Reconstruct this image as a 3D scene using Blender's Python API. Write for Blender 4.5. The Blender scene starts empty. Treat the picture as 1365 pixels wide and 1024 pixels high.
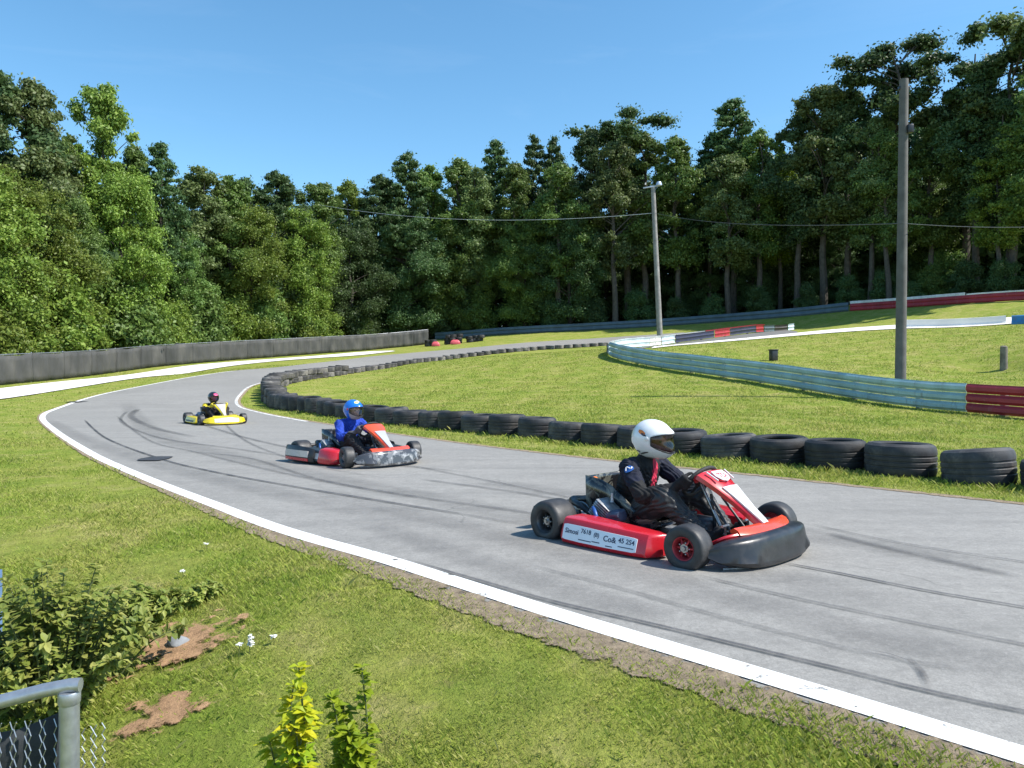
import bpy, bmesh, math, random
import numpy as np
from mathutils import Vector, Matrix, Euler
PI = math.pi
R = math.radians
scene = bpy.context.scene
COL = scene.collection

# ------------------------------------------------------------------ camera model used to place things
F, HX, HY, EYE = 1010.0, 682.5, 492.0, 1.17
def at(px, py, d):
    return ((px - HX) * d / F, d, EYE - (py - HY) * d / F)
def flat(px, py, z=0.0):
    d = (EYE - z) * F / (py - HY)
    return ((px - HX) * d / F, d)

# ------------------------------------------------------------------ mesh helpers
class MB:
    """collects shapes; build() links them as one mesh object"""
    def __init__(s):
        s.v = []; s.f = []; s.m = []
    def add(s, vs, fs, mat=0, M=None):
        o = len(s.v)
        if M is not None:
            vs = [M @ Vector(p) for p in vs]
        s.v += [tuple(p) for p in vs]
        s.f += [tuple(i + o for i in f) for f in fs]
        s.m += [mat] * len(fs)
        return s
    def box(s, c, size, rot=None, bev=0.0, mat=0, seg=2):
        bm = bmesh.new()
        bmesh.ops.create_cube(bm, size=1.0)
        for v in bm.verts:
            v.co = Vector((v.co.x * size[0], v.co.y * size[1], v.co.z * size[2]))
        if bev > 0:
            bmesh.ops.bevel(bm, geom=list(bm.edges), offset=min(bev, min(size) * .45), segments=seg, affect='EDGES', profile=.5)
        M = Matrix.Translation(Vector(c))
        if rot is not None:
            M = M @ Euler(rot).to_matrix().to_4x4()
        bm.verts.index_update()
        s.add([v.co.copy() for v in bm.verts], [[v.index for v in f.verts] for f in bm.faces], mat, M)
        bm.free()
        return s
    def tube(s, pts, r, n=10, closed=False, mat=0, flat_=1.0):
        P = [Vector(p) for p in pts]
        N = len(P)
        rs = r if isinstance(r, (list, tuple)) else [r] * N
        vs = []; fs = []
        up = None
        for i in range(N):
            if closed:
                t = (P[(i + 1) % N] - P[(i - 1) % N])
            else:
                t = P[min(i + 1, N - 1)] - P[max(i - 1, 0)]
            if t.length < 1e-9: t = Vector((0, 0, 1))
            t.normalize()
            if up is None:
                a = Vector((0, 0, 1)) if abs(t.z) < .9 else Vector((1, 0, 0))
                up = (a - t * a.dot(t)).normalized()
            else:
                up = up - t * up.dot(t)
                if up.length < 1e-6: up = t.orthogonal()
                up.normalize()
            sd = t.cross(up)
            for k in range(n):
                a = 2 * PI * k / n
                vs.append(P[i] + (up * math.cos(a) * flat_ + sd * math.sin(a)) * rs[i])
        M = N if closed else N - 1
        for i in range(M):
            j = (i + 1) % N
            for k in range(n):
                l = (k + 1) % n
                fs.append((i * n + k, i * n + l, j * n + l, j * n + k))
        if not closed:
            fs.append(tuple(range(n - 1, -1, -1)))
            fs.append(tuple((N - 1) * n + k for k in range(n)))
        return s.add(vs, fs, mat)
    def lathe(s, prof, M=None, n=32, mat=0, closed=False):
        """profile of (radius, height) turned about z"""
        vs = []; fs = []
        L = len(prof)
        for k in range(n):
            a = 2 * PI * k / n
            for (r, h) in prof:
                vs.append((r * math.cos(a), r * math.sin(a), h))
        for k in range(n):
            l = (k + 1) % n
            for i in range(L if closed else L - 1):
                j = (i + 1) % L
                fs.append((k * L + i, l * L + i, l * L + j, k * L + j))
        return s.add(vs, fs, mat, M)
    def loft(s, secs, mat=0, caps=True, closed_ring=True, M=None):
        n = len(secs[0]); vs = []; fs = []
        for q in secs: vs += [tuple(p) for p in q]
        for i in range(len(secs) - 1):
            for k in range(n if closed_ring else n - 1):
                l = (k + 1) % n
                fs.append((i * n + k, i * n + l, (i + 1) * n + l, (i + 1) * n + k))
        if caps and closed_ring:
            fs.append(tuple(range(n - 1, -1, -1)))
            fs.append(tuple((len(secs) - 1) * n + k for k in range(n)))
        return s.add(vs, fs, mat, M)
    def ball(s, c, rad, n=16, m=10, mat=0, M=None):
        if not isinstance(rad, (list, tuple)): rad = (rad,) * 3
        vs = [(c[0], c[1], c[2] + rad[2])]
        for i in range(1, m):
            t = PI * i / m
            for k in range(n):
                a = 2 * PI * k / n
                vs.append((c[0] + rad[0] * math.sin(t) * math.cos(a), c[1] + rad[1] * math.sin(t) * math.sin(a), c[2] + rad[2] * math.cos(t)))
        vs.append((c[0], c[1], c[2] - rad[2]))
        fs = [(0, 1 + k, 1 + (k + 1) % n) for k in range(n)]
        for i in range(m - 2):
            for k in range(n):
                l = (k + 1) % n
                fs.append((1 + i * n + k, 1 + (i + 1) * n + k, 1 + (i + 1) * n + l, 1 + i * n + l))
        b = len(vs) - 1; o = 1 + (m - 2) * n
        fs += [(b, o + (k + 1) % n, o + k) for k in range(n)]
        return s.add(vs, fs, mat, M)
    def build(s, name, mats, parent=None, smooth=True, ang=38, fix=True):
        me = bpy.data.meshes.new(name)
        me.from_pydata(s.v, [], s.f)
        if not isinstance(mats, (list, tuple)): mats = [mats]
        for m in mats: me.materials.append(m)
        if len(mats) > 1: me.polygons.foreach_set('material_index', s.m)
        if fix:
            bm = bmesh.new(); bm.from_mesh(me)
            bmesh.ops.recalc_face_normals(bm, faces=bm.faces)
            bm.to_mesh(me); bm.free()
        if smooth:
            me.polygons.foreach_set('use_smooth', [True] * len(me.polygons))
            me.set_sharp_from_angle(angle=R(ang))
        me.update()
        o = bpy.data.objects.new(name, me)
        COL.objects.link(o)
        if parent is not None: o.parent = parent
        return o

def mesh_np(name, V, Fc, mat, parent=None, smooth=False):
    """V (n,3), Fc (m,k) numpy arrays -> object"""
    me = bpy.data.meshes.new(name)
    V = np.ascontiguousarray(V, dtype=np.float32); Fc = np.ascontiguousarray(Fc, dtype=np.int32)
    k = Fc.shape[1]
    me.vertices.add(len(V)); me.vertices.foreach_set('co', V.ravel())
    me.loops.add(Fc.size); me.loops.foreach_set('vertex_index', Fc.ravel())
    me.polygons.add(len(Fc))
    me.polygons.foreach_set('loop_start', np.arange(0, Fc.size, k, dtype=np.int32))
    me.polygons.foreach_set('loop_total', np.full(len(Fc), k, dtype=np.int32))
    if smooth: me.polygons.foreach_set('use_smooth', np.ones(len(Fc), dtype=bool))
    me.materials.append(mat)
    me.update(calc_edges=True); me.validate()
    o = bpy.data.objects.new(name, me); COL.objects.link(o)
    if parent is not None: o.parent = parent
    return o

def tag(o, label=None, cat=None, group=None, kind=None):
    if label: o['label'] = label
    if cat: o['category'] = cat
    if group: o['group'] = group
    if kind: o['kind'] = kind
    return o
def empty(name, loc=(0, 0, 0), rz=0.0, label=None, cat=None, group=None):
    o = bpy.data.objects.new(name, None); COL.objects.link(o)
    o.location = loc; o.rotation_euler = (0, 0, rz); o.empty_display_size = .2
    return tag(o, label, cat, group)
KIDS = {}
def copy_tree(o, parent=None):
    c = o.copy(); COL.objects.link(c)
    if parent is not None: c.parent = parent
    for ch in list(o.children): copy_tree(ch, c)
    return c

def catmull(P, per=8, closed=False):
    P = np.array(P, float); out = []
    n = len(P)
    for i in range(n - 1):
        p0 = P[max(i - 1, 0)]; p1 = P[i]; p2 = P[i + 1]; p3 = P[min(i + 2, n - 1)]
        for t in np.linspace(0, 1, per, endpoint=False):
            out.append(.5 * ((2 * p1) + (-p0 + p2) * t + (2 * p0 - 5 * p1 + 4 * p2 - p3) * t * t + (-p0 + 3 * p1 - 3 * p2 + p3) * t ** 3))
    out.append(P[-1])
    return np.array(out)
def resample(P, step):
    P = np.asarray(P, float)
    s = np.r_[0, np.cumsum(np.linalg.norm(np.diff(P, axis=0), axis=1))]
    n = max(2, int(round(s[-1] / step)) + 1)
    u = np.linspace(0, s[-1], n)
    return np.stack([np.interp(u, s, P[:, k]) for k in range(P.shape[1])], 1)

# ------------------------------------------------------------------ materials
def new_mat(name):
    m = bpy.data.materials.new(name); m.use_nodes = True
    nt = m.node_tree; nt.nodes.clear()
    out = nt.nodes.new('ShaderNodeOutputMaterial')
    return m, nt, out
def N(nt, typ, **kw):
    n = nt.nodes.new(typ)
    for k, v in kw.items():
        if k.startswith('_'): setattr(n, k[1:], v)
    return n
def noise(nt, vec, scale, detail=4.0, rough=.55, dist=0.0):
    n = nt.nodes.new('ShaderNodeTexNoise')
    n.inputs['Scale'].default_value = scale; n.inputs['Detail'].default_value = detail
    n.inputs['Roughness'].default_value = rough; n.inputs['Distortion'].default_value = dist
    if vec is not None: nt.links.new(vec, n.inputs['Vector'])
    return n.outputs['Fac']
def ramp(nt, fac, stops):
    n = nt.nodes.new('ShaderNodeValToRGB')
    el = n.color_ramp.elements
    while len(el) > 1: el.remove(el[-1])
    el[0].position = stops[0][0]; el[0].color = (*stops[0][1], 1) if len(stops[0][1]) == 3 else stops[0][1]
    for p, c in stops[1:]:
        e = el.new(p); e.color = (*c, 1) if len(c) == 3 else c
    nt.links.new(fac, n.inputs['Fac'])
    return n.outputs['Color']
def g(v): return (v, v, v)
def mix(nt, fac, a, b, mode='MIX'):
    n = nt.nodes.new('ShaderNodeMix'); n.data_type = 'RGBA'; n.blend_type = mode
    if isinstance(fac, (int, float)): n.inputs[0].default_value = fac
    else: nt.links.new(fac, n.inputs[0])
    for k, x in ((6, a), (7, b)):
        if isinstance(x, tuple): n.inputs[k].default_value = (*x[:3], 1)
        else: nt.links.new(x, n.inputs[k])
    return n.outputs[2]
def mth(nt, op, a, b=None, c=None):
    n = nt.nodes.new('ShaderNodeMath'); n.operation = op
    for k, x in enumerate((a, b, c)):
        if x is None: continue
        if isinstance(x, (int, float)): n.inputs[k].default_value = x
        else: nt.links.new(x, n.inputs[k])
    return n.outputs[0]
def principled(nt, out, col, rough=.5, metal=0.0, bump=None, bstr=.3, bdist=.01, coat=0.0, spec=.5):
    p = nt.nodes.new('ShaderNodeBsdfPrincipled')
    if isinstance(col, tuple): p.inputs['Base Color'].default_value = (*col[:3], 1)
    else: nt.links.new(col, p.inputs['Base Color'])
    if isinstance(rough, (int, float)): p.inputs['Roughness'].default_value = rough
    else: nt.links.new(rough, p.inputs['Roughness'])
    p.inputs['Metallic'].default_value = metal
    p.inputs['Coat Weight'].default_value = coat
    p.inputs['Coat Roughness'].default_value = .08
    p.inputs['Specular IOR Level'].default_value = spec
    if bump is not None:
        b = nt.nodes.new('ShaderNodeBump'); b.inputs['Strength'].default_value = bstr; b.inputs['Distance'].default_value = bdist
        nt.links.new(bump, b.inputs['Height']); nt.links.new(b.outputs['Normal'], p.inputs['Normal'])
    if out is not None: nt.links.new(p.outputs[0], out.inputs['Surface'])
    return p
def obj_co(nt): return nt.nodes.new('ShaderNodeTexCoord').outputs['Object']
def pos_co(nt): return nt.nodes.new('ShaderNodeNewGeometry').outputs['Position']

def mat_basic(name, col, rough=.45, metal=0.0, var=.18, scale=14.0, bump=0.0, bscale=90.0, coat=0.0, dirt=None, dirt_amt=.5, spec=.5):
    m, nt, out = new_mat(name)
    co = obj_co(nt)
    f = noise(nt, co, scale)
    c = ramp(nt, f, [(.3, tuple(x * (1 - var) for x in col)), (.7, tuple(min(1, x * (1 + var)) for x in col))])
    r = mth(nt, 'MULTIPLY_ADD', noise(nt, co, scale * 2.3), .3, rough - .15)
    if dirt is not None:
        d = ramp(nt, noise(nt, co, scale * .6, 8, .7), [(.5, g(0)), (.75, g(dirt_amt))])
        c = mix(nt, d, c, dirt)
    b = noise(nt, co, bscale, 3) if bump > 0 else None
    principled(nt, out, c, r, metal, b, bump, .004, coat, spec)
    return m
# ------------------------------------------------------------------ the lie of the land
def pts(lst): return [at(*p) for p in lst]
OUT = [(14, -10.2), (9, -5.15), (5, -1.19), (1.54, 2.27), (.02, 3.79), (-.86, 4.71), (-2.42, 6.34), (-4.75, 9.1), (-6.3, 11.1), (-8.7, 14.4), (-11.1, 17.9), (-12.8, 21.0), (-14.6, 25.5), (-15.7, 30), (-16.1, 37), (-15.1, 42), (-12.7, 48.2), (-9.9, 55), (-6.6, 59.6), (1.1, 64.8), (8.5, 66.6), (15, 66)]
INN = [(19, -8.1), (14, -3.1), (9, 1.95), (6.2, 4.75), (4.44, 6.53), (2.62, 8.36), (0, 11.0), (-1.94, 13.4), (-3.94, 16.1), (-5.0, 17.6), (-6.75, 20.4), (-9.0, 25), (-9.9, 28), (-10.7, 31.5), (-10.9, 35), (-10.5, 38.5), (-8.4, 46.2), (-5.4, 51.6), (.7, 57.8), (8.0, 60.8), (14.5, 62)]
WALL = [(11, .6), (8.2, 3.5), (6.0, 6.35), (4.85, 7.75), (3.2, 9.75), (1.2, 12.0), (-.8, 14.35), (-2.75, 16.5), (-5.3, 20.3), (-6.9, 22.8), (-7.9, 25.2), (-8.9, 28), (-9.6, 31), (-9.75, 34.5), (-9.4, 38), (-7.5, 45), (-4.8, 50), (1.0, 56), (7.2, 58.9)]
RAILN = [(12.6, 13.6), (11.6, 17.3), (10.2, 20.3), (7.95, 27), (5.6, 33.6), (4.97, 36.0), (4.9, 38.3), (5.8, 41.0), (7.95, 44.2), (10.6, 48), (13.9, 52), (18.6, 57), (22.4, 60)]
RAILF = [at(580, 453, 82)[:2], at(660, 447, 80)[:2], at(870, 436, 75)[:2], at(1000, 427, 69)[:2], at(1127, 415.5, 63)[:2], at(1365, 401, 51)[:2], (38, 46)]
FENCE = [(-27.0, 12), (-26.0, 24), (-25.0, 37), (-23.8, 55), (-14.4, 72), (-8.5, 77)]
PLO = [(-16.5, 0), (-18.3, 16), (-18.9, 28), (-19.6, 45), (-17.6, 54), (-12.4, 62), (-10.0, 65.0)]
PHI = [(-22.5, 0), (-23.3, 16), (-23.4, 35), (-22.6, 52), (-20.2, 58), (-13.6, 67), (-10.5, 66.5)]

cp = []
for p in OUT[:12] + INN[:11] + WALL[:9]: cp.append((*p, 0.0))
cp += [(-1, 8, 0), (-5, 13, 0), (-9, 20, 0), (-12, 25, .06), (2, 5, 0)]
cp += pts([(105, 535, 25.5), (158, 522, 30), (246, 505, 37), (316, 494, 42), (417, 485, 48), (501, 475, 55), (571, 468.5, 60), (700, 457, 65)])
cp += pts([(323, 524, 28), (359, 539, 25), (400, 507, 35), (431, 503, 38), (515, 491, 45), (584, 481, 50), (700, 468, 56), (805, 461, 59)])
cp += pts([(0, 533, 28), (0, 518, 35), (0, 514, 37), (246, 499, 45), (246, 488, 53), (246, 486, 55), (480, 474, 62), (480, 470, 67), (480, 468, 72), (570, 460, 76)])
cp += pts([(1365, 558, 17.3), (1197, 541, 20.3), (980, 506, 27), (822, 479, 36), (865, 462.5, 44.2), (953, 451, 52), (1011, 443.5, 57), (1058, 440, 60)])
cp += pts([(580, 453, 82), (660, 447, 80), (870, 436, 75), (1000, 427, 69), (1127, 415.5, 63), (1365, 401, 51)])
cp += pts([(890, 462, 41), (980, 454.5, 44), (1097, 444, 47), (1197, 438, 46), (1267, 436, 45), (1365, 431, 43), (1337, 494, 28), (1030, 481, 33), (1200, 490, 28)])
cp += pts([(600, 510, 32), (700, 500, 33), (1000, 560, 15), (1365, 480, 28), (600, 480, 46)])
cp += [(-45, 30, .6), (-45, 60, 3), (-30, 95, 5), (0, 112, 6.5), (40, 100, 8.5), (62, 60, 8), (55, 30, 4.5), (45, 8, 1.5), (24, 0, 0), (22, 8, .1), (-24, 0, -.1), (-17, -8, -.2), (17, -12, 0), (0, -8, -.4), (-70, 60, 3), (80, 90, 9),
       (-1.3, 2.0, -.42), (-2.6, 2.6, -.45), (-2.2, 3.6, -.3), (0, 0.3, -.30), (-1.0, 1.0, -.45), (-4.5, 2, -.4), (-1.0, 3.4, -.12), (-4, 5.5, -.12), (0.3, 1.9, -.1), (2, -.5, -.1)]
cp = np.array(cp)
_S = 20.0
def _U(r2): return np.where(r2 > 0, r2 * np.log(np.maximum(r2, 1e-12)), 0.0)
def _fit(C, lam):
    P = C[:, :2] / _S; n = len(P)
    d2 = ((P[:, None] - P[None]) ** 2).sum(-1)
    A = np.zeros((n + 3, n + 3)); A[:n, :n] = _U(d2) + lam * np.eye(n)
    Q = np.c_[np.ones(n), P]; A[:n, n:] = Q; A[n:, :n] = Q.T
    return P, np.linalg.lstsq(A, np.r_[C[:, 2], 0, 0, 0], rcond=None)[0]
_P, _W = _fit(cp, 2e-4)
def terr(x, y):
    x = np.atleast_1d(np.asarray(x, float)); y = np.atleast_1d(np.asarray(y, float))
    sh = x.shape; X = np.c_[x.ravel(), y.ravel()] / _S
    out = np.empty(len(X))
    for a in range(0, len(X), 20000):
        q = X[a:a + 20000]
        d2 = ((q[:, None] - _P[None]) ** 2).sum(-1)
        out[a:a + 20000] = _U(d2) @ _W[:-3] + _W[-3] + q @ _W[-2:]
    rr = np.hypot(x.ravel(), y.ravel() - 30)
    w = np.clip((rr - 75) / 50, 0, 1); w = w * w * (3 - 2 * w)
    far = np.where(y.ravel() > 30, 8.0, 1.0)
    out = np.clip(out, -.8, 11) * (1 - w) + far * w
    return out.reshape(sh)
def tz(x, y): return float(terr([x], [y])[0])

def inside(poly, x, y):
    poly = np.asarray(poly); r = np.zeros(x.shape, bool); n = len(poly); j = n - 1
    for i in range(n):
        xi, yi = poly[i]; xj, yj = poly[j]
        c = ((yi > y) != (yj > y)) & (x < (xj - xi) * (y - yi) / (yj - yi + 1e-12) + xi)
        r ^= c; j = i
    return r
def dist_line(P, x, y):
    P = np.asarray(P); best = np.full(x.shape, 1e9)
    for a, b in zip(P[:-1], P[1:]):
        d = b - a; t = np.clip(((x - a[0]) * d[0] + (y - a[1]) * d[1]) / (d @ d + 1e-12), 0, 1)
        best = np.minimum(best, np.hypot(x - a[0] - t * d[0], y - a[1] - t * d[1]))
    return best

OUTS = catmull(OUT, 10); INNS = catmull(INN, 10); WALLS = catmull(WALL, 10)
TRACK = np.r_[OUTS, INNS[::-1]]
PATHP = np.r_[catmull(PLO, 6), catmull(PHI, 6)[::-1]]

# ------------------------------------------------------------------ ground materials
def grass_color(nt, co):
    """patchy mown grass: fresh green, yellow green, straw, worn soil"""
    big = noise(nt, co, .55, 5, .6, .6); mid = noise(nt, co, 1.9, 5, .65, .4); fine = noise(nt, co, 11, 4, .7)
    a = ramp(nt, big, [(.34, (.20, .30, .040)), (.47, (.32, .38, .062)), (.60, (.46, .42, .13))])
    b = ramp(nt, mid, [(.36, (.18, .29, .034)), (.51, (.35, .40, .070)), (.64, (.54, .47, .20))])
    c = mix(nt, .55, a, b)
    return mix(nt, ramp(nt, fine, [(.35, g(.55)), (.7, g(0))]), c, (.16, .175, .036))
def make_ground_mat():
    m, nt, out = new_mat('grass_ground')
    co = pos_co(nt)
    c = grass_color(nt, co)
    c = mix(nt, 1.0, c, (.84, .84, .84), 'MULTIPLY')
    soil = ramp(nt, noise(nt, co, 4.3, 6, .7), [(.60, g(0)), (.74, g(.6))])
    c = mix(nt, soil, c, (.20, .145, .085))
    b = noise(nt, co, 38, 5, .75)
    principled(nt, out, c, .95, 0, b, .9, .03, 0, .1)
    return m
M_GROUND = make_ground_mat()
def make_blade_mat(name, lush):
    m, nt, out = new_mat(name)
    co = pos_co(nt)
    c = grass_color(nt, co)
    geo = nt.nodes.new('ShaderNodeNewGeometry')
    rnd = geo.outputs['Random Per Island']
    tint = ramp(nt, rnd, [(0, (.15, .25, .026)), (.35, (.27, .38, .044)), (.66, (.40, .47, .070)), (.85, (.56, .51, .16)), (1, (.68, .58, .30))])
    c = mix(nt, .42, c, tint)
    p = principled(nt, None, c, .6, 0, spec=.25)
    tr = nt.nodes.new('ShaderNodeBsdfTranslucent'); nt.links.new(c, tr.inputs['Color'])
    mx = nt.nodes.new('ShaderNodeMixShader'); mx.inputs[0].default_value = .42
    nt.links.new(p.outputs[0], mx.inputs[1]); nt.links.new(tr.outputs[0], mx.inputs[2])
    nt.links.new(mx.outputs[0], out.inputs['Surface'])
    return m
M_BLADE = make_blade_mat('grass_blades', 1)

def make_asphalt(name, base):
    m, nt, out = new_mat(name)
    co = pos_co(nt)
    mp = nt.nodes.new('ShaderNodeMapping'); mp.inputs['Rotation'].default_value = (0, 0, R(45)); mp.inputs['Scale'].default_value = (.22, 2.2, 1)
    nt.links.new(co, mp.inputs['Vector'])
    streak = noise(nt, mp.outputs[0], 1.6, 6, .65)
    c = ramp(nt, streak, [(.28, tuple(x * .74 for x in base)), (.5, base), (.75, tuple(x * 1.16 for x in base))])
    patch = noise(nt, co, .35, 4, .6)
    c = mix(nt, ramp(nt, patch, [(.38, g(.0)), (.66, g(.5))]), c, tuple(x * .76 for x in base))
    for sc_, am in ((7, .30), (26, .34), (70, .40)):
        mo = noise(nt, co, sc_, 3, .7); c = mix(nt, ramp(nt, mo, [(.36, g(am)), (.5, g(0))]), c, tuple(x * .62 for x in base)); c = mix(nt, ramp(nt, mo, [(.54, g(0)), (.70, g(am))]), c, tuple(min(1, x * 1.32) for x in base))
    grit = noise(nt, co, 160, 2, .8)
    c = mix(nt, ramp(nt, grit, [(.33, g(.55)), (.5, g(0))]), c, tuple(x * .6 for x in base))
    c = mix(nt, ramp(nt, grit, [(.58, g(0)), (.75, g(.45))]), c, tuple(min(1, x * 1.5) for x in base))
    cr = nt.nodes.new('ShaderNodeTexVoronoi'); cr.feature = 'DISTANCE_TO_EDGE'; cr.inputs['Scale'].default_value = .33
    wob = nt.nodes.new('ShaderNodeVectorMath'); wob.operation = 'ADD'
    nz = nt.nodes.new('ShaderNodeTexNoise'); nz.inputs['Scale'].default_value = 1.1; nz.inputs['Detail'].default_value = 5
    nt.links.new(co, nz.inputs['Vector']); nt.links.new(co, wob.inputs[0]); nt.links.new(nz.outputs['Color'], wob.inputs[1])
    nt.links.new(wob.outputs[0], cr.inputs['Vector'])
    ck = ramp(nt, cr.outputs['Distance'], [(.0, g(.5)), (.0035, g(0))])
    ck = mth(nt, 'MULTIPLY', ck, ramp(nt, noise(nt, co, .6, 2), [(.44, g(0)), (.56, g(.9))]))
    c = mix(nt, ck, c, tuple(x * .35 for x in base))
    rg = mth(nt, 'MULTIPLY_ADD', streak, .2, .62)
    principled(nt, out, c, rg, 0, grit, .35, .004, 0, .35)
    return m
M_ASPH = make_asphalt('asphalt', (.282, .270, .250))
M_ASPH2 = make_asphalt('old_asphalt', (.20, .195, .185))
def mat_worn(name, col, under, lo=.35, hi=.42, scale=9):
    """paint worn away in specks; the worn parts are see-through to the surface below"""
    m, nt, out = new_mat(name)
    co = pos_co(nt)
    n1 = noise(nt, co, scale, 8, .75)
    a = ramp(nt, n1, [(lo, g(0)), (hi, g(1))])
    c = ramp(nt, noise(nt, co, 3, 5), [(.3, tuple(x * .82 for x in col)), (.7, col)])
    p = principled(nt, None, c, .7, 0, noise(nt, co, 140, 2), .2, .003, 0, .3)
    t = nt.nodes.new('ShaderNodeBsdfTransparent')
    mx = nt.nodes.new('ShaderNodeMixShader'); nt.links.new(a, mx.inputs[0])
    nt.links.new(t.outputs[0], mx.inputs[1]); nt.links.new(p.outputs[0], mx.inputs[2]); nt.links.new(mx.outputs[0], out.inputs['Surface'])
    return m
M_LINE = mat_worn('white_line_paint', (.84, .84, .82), None)
M_LINE2 = mat_worn('thin_line_paint', (.75, .75, .73), None, .40, .5)
def mat_skid(name, amt, scale=5):
    m, nt, out = new_mat(name)
    co = pos_co(nt)
    n1 = noise(nt, co, scale, 6, .7); n2 = noise(nt, co, .5, 3)
    uv = nt.nodes.new('ShaderNodeAttribute'); uv.attribute_name = 'edge'
    a = mth(nt, 'MULTIPLY', ramp(nt, n1, [(.25, g(.35)), (.6, g(1))]), ramp(nt, n2, [(.3, g(.7)), (.6, g(1))]))
    a = mth(nt, 'MULTIPLY', a, uv.outputs['Fac'])
    a = mth(nt, 'MULTIPLY', a, amt)
    p = principled(nt, None, (.035, .036, .042), .6, 0, None)
    t = nt.nodes.new('ShaderNodeBsdfTransparent')
    mx = nt.nodes.new('ShaderNodeMixShader'); nt.links.new(a, mx.inputs[0])
    nt.links.new(t.outputs[0], mx.inputs[1]); nt.links.new(p.outputs[0], mx.inputs[2]); nt.links.new(mx.outputs[0], out.inputs['Surface'])
    return m
M_SKID = mat_skid('tyre_rubber_mark', .92); M_SKID2 = mat_skid('faint_rubber_mark', .42); M_SKIDM = mat_skid('medium_rubber_mark', .62); M_WIDE = mat_skid('broad_rubber_stain', .17, 2.5)
def mat_soil(name, col, cut=True):
    m, nt, out = new_mat(name)
    co = pos_co(nt)
    f = noise(nt, co, 14, 7, .75)
    c = ramp(nt, f, [(.3, tuple(x * .55 for x in col)), (.5, col), (.72, tuple(min(1, x * 1.5) for x in col))])
    p = principled(nt, None, c, .95, 0, noise(nt, co, 55, 5, .8), .9, .02, 0, .1)
    e = nt.nodes.new('ShaderNodeAttribute'); e.attribute_name = 'edge'
    a = mth(nt, 'ADD', e.outputs['Fac'], mth(nt, 'MULTIPLY_ADD', noise(nt, co, 7, 6, .7), 3.2, -1.6))
    a = ramp(nt, a, [(.35, g(0)), (.55, g(1))])
    t = nt.nodes.new('ShaderNodeBsdfTransparent')
    mx = nt.nodes.new('ShaderNodeMixShader'); nt.links.new(a, mx.inputs[0])
    nt.links.new(t.outputs[0], mx.inputs[1]); nt.links.new(p.outputs[0], mx.inputs[2]); nt.links.new(mx.outputs[0], out.inputs['Surface'])
    return m
M_DIRT = mat_soil('gravelly_soil', (.30, .235, .165))
M_DRY = mat_soil('dry_soil', (.42, .255, .14))
M_CONC = mat_basic('pale_concrete', (.78, .74, .69), .85, 0, .10, .8, .3, 60, spec=.2)

# ------------------------------------------------------------------ ground sheet
def build_ground():
    k = np.arange(0, 330)
    yy = -30 + np.cumsum(np.r_[0, np.where(np.arange(329) < 1, 1, 1)]) * 0
    ys = np.r_[np.arange(-30, 0, 1.0), np.arange(0, 12, .16), np.arange(12, 32, .32), np.arange(32, 90, .8), np.arange(90, 200, 5), np.arange(200, 701, 50)]
    ts = np.linspace(-1.5, 1.5, 261)
    ts = np.sign(ts) * (np.abs(ts) ** 1.25)
    Y, T = np.meshgrid(ys, ts, indexing='ij')
    X = T * (np.abs(Y) + 12)
    Z = terr(X, Y)
    lump = .012 * np.sin(X * 3.1 + Y * 1.7) * np.sin(Y * 2.3 - X * 1.1)
    dt = dist_line(TRACK[::3], X.ravel(), Y.ravel()).reshape(X.shape)
    ins = inside(TRACK, X, Y)
    Z = Z + np.where(ins | (dt < .6), 0, lump) - np.where(ins & (dt > .3), .02 + .0008 * np.abs(Y), 0)
    ny, nx = X.shape
    V = np.stack([X, Y, Z], -1).reshape(-1, 3)
    i = np.arange(ny - 1)[:, None] * nx + np.arange(nx - 1)[None]
    Fc = np.stack([i, i + 1, i + nx + 1, i + nx], -1).reshape(-1, 4)
    o = mesh_np('ground', V, Fc, M_GROUND, smooth=True)
    tag(o, kind='structure'); return o
build_ground()

def lift(y): return .004 + .00025 * max(0.0, y - 10)
def ribbon(name, A, B, mat, dz=0.0, nu=2, edge=False, kind='structure', step=.4):
    """sheet between two lines A and B laid on the ground"""
    n = max(len(A), len(B))
    def rs(P):
        P = np.asarray(P, float); s = np.r_[0, np.cumsum(np.linalg.norm(np.diff(P, axis=0), axis=1))]
        return s
    A = np.asarray(A); B = np.asarray(B)
    U = np.linspace(0, 1, nu)
    G = A[:, None] * (1 - U[None, :, None]) + B[:, None] * U[None, :, None]
    X, Y = G[..., 0], G[..., 1]
    Z = terr(X, Y) + dz + .00025 * np.maximum(0, Y - 10)
    V = np.stack([X, Y, Z], -1).reshape(-1, 3)
    m = len(A)
    i = np.arange(m - 1)[:, None] * nu + np.arange(nu - 1)[None]
    Fc = np.stack([i, i + 1, i + nu + 1, i + nu], -1).reshape(-1, 4)
    o = mesh_np(name, V, Fc, mat, smooth=True)
    me = o.data
    if me.polygons[0].normal.z < 0:
        me.flip_normals()
    if edge:
        e = np.sin(U * PI)[None] * np.ones((m, 1)); s = np.minimum(np.arange(m), np.arange(m)[::-1]) / max(1, m * .08)
        e = e ** .6 * np.minimum(1, s)[:, None]
        at_ = me.attributes.new('edge', 'FLOAT', 'POINT'); at_.data.foreach_set('value', e.astype(np.float32).ravel())
    if kind: o['kind'] = kind
    return o
def even(P, n):
    P = np.asarray(P, float); s = np.r_[0, np.cumsum(np.linalg.norm(np.diff(P, axis=0), axis=1))]
    u = np.linspace(0, s[-1], n)
    return np.stack([np.interp(u, s, P[:, k]) for k in range(2)], 1)
def offset(P, w):
    P = np.asarray(P, float); t = np.gradient(P, axis=0); t /= np.linalg.norm(t, axis=1)[:, None] + 1e-12
    return P + np.stack([-t[:, 1], t[:, 0]], 1) * w
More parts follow.
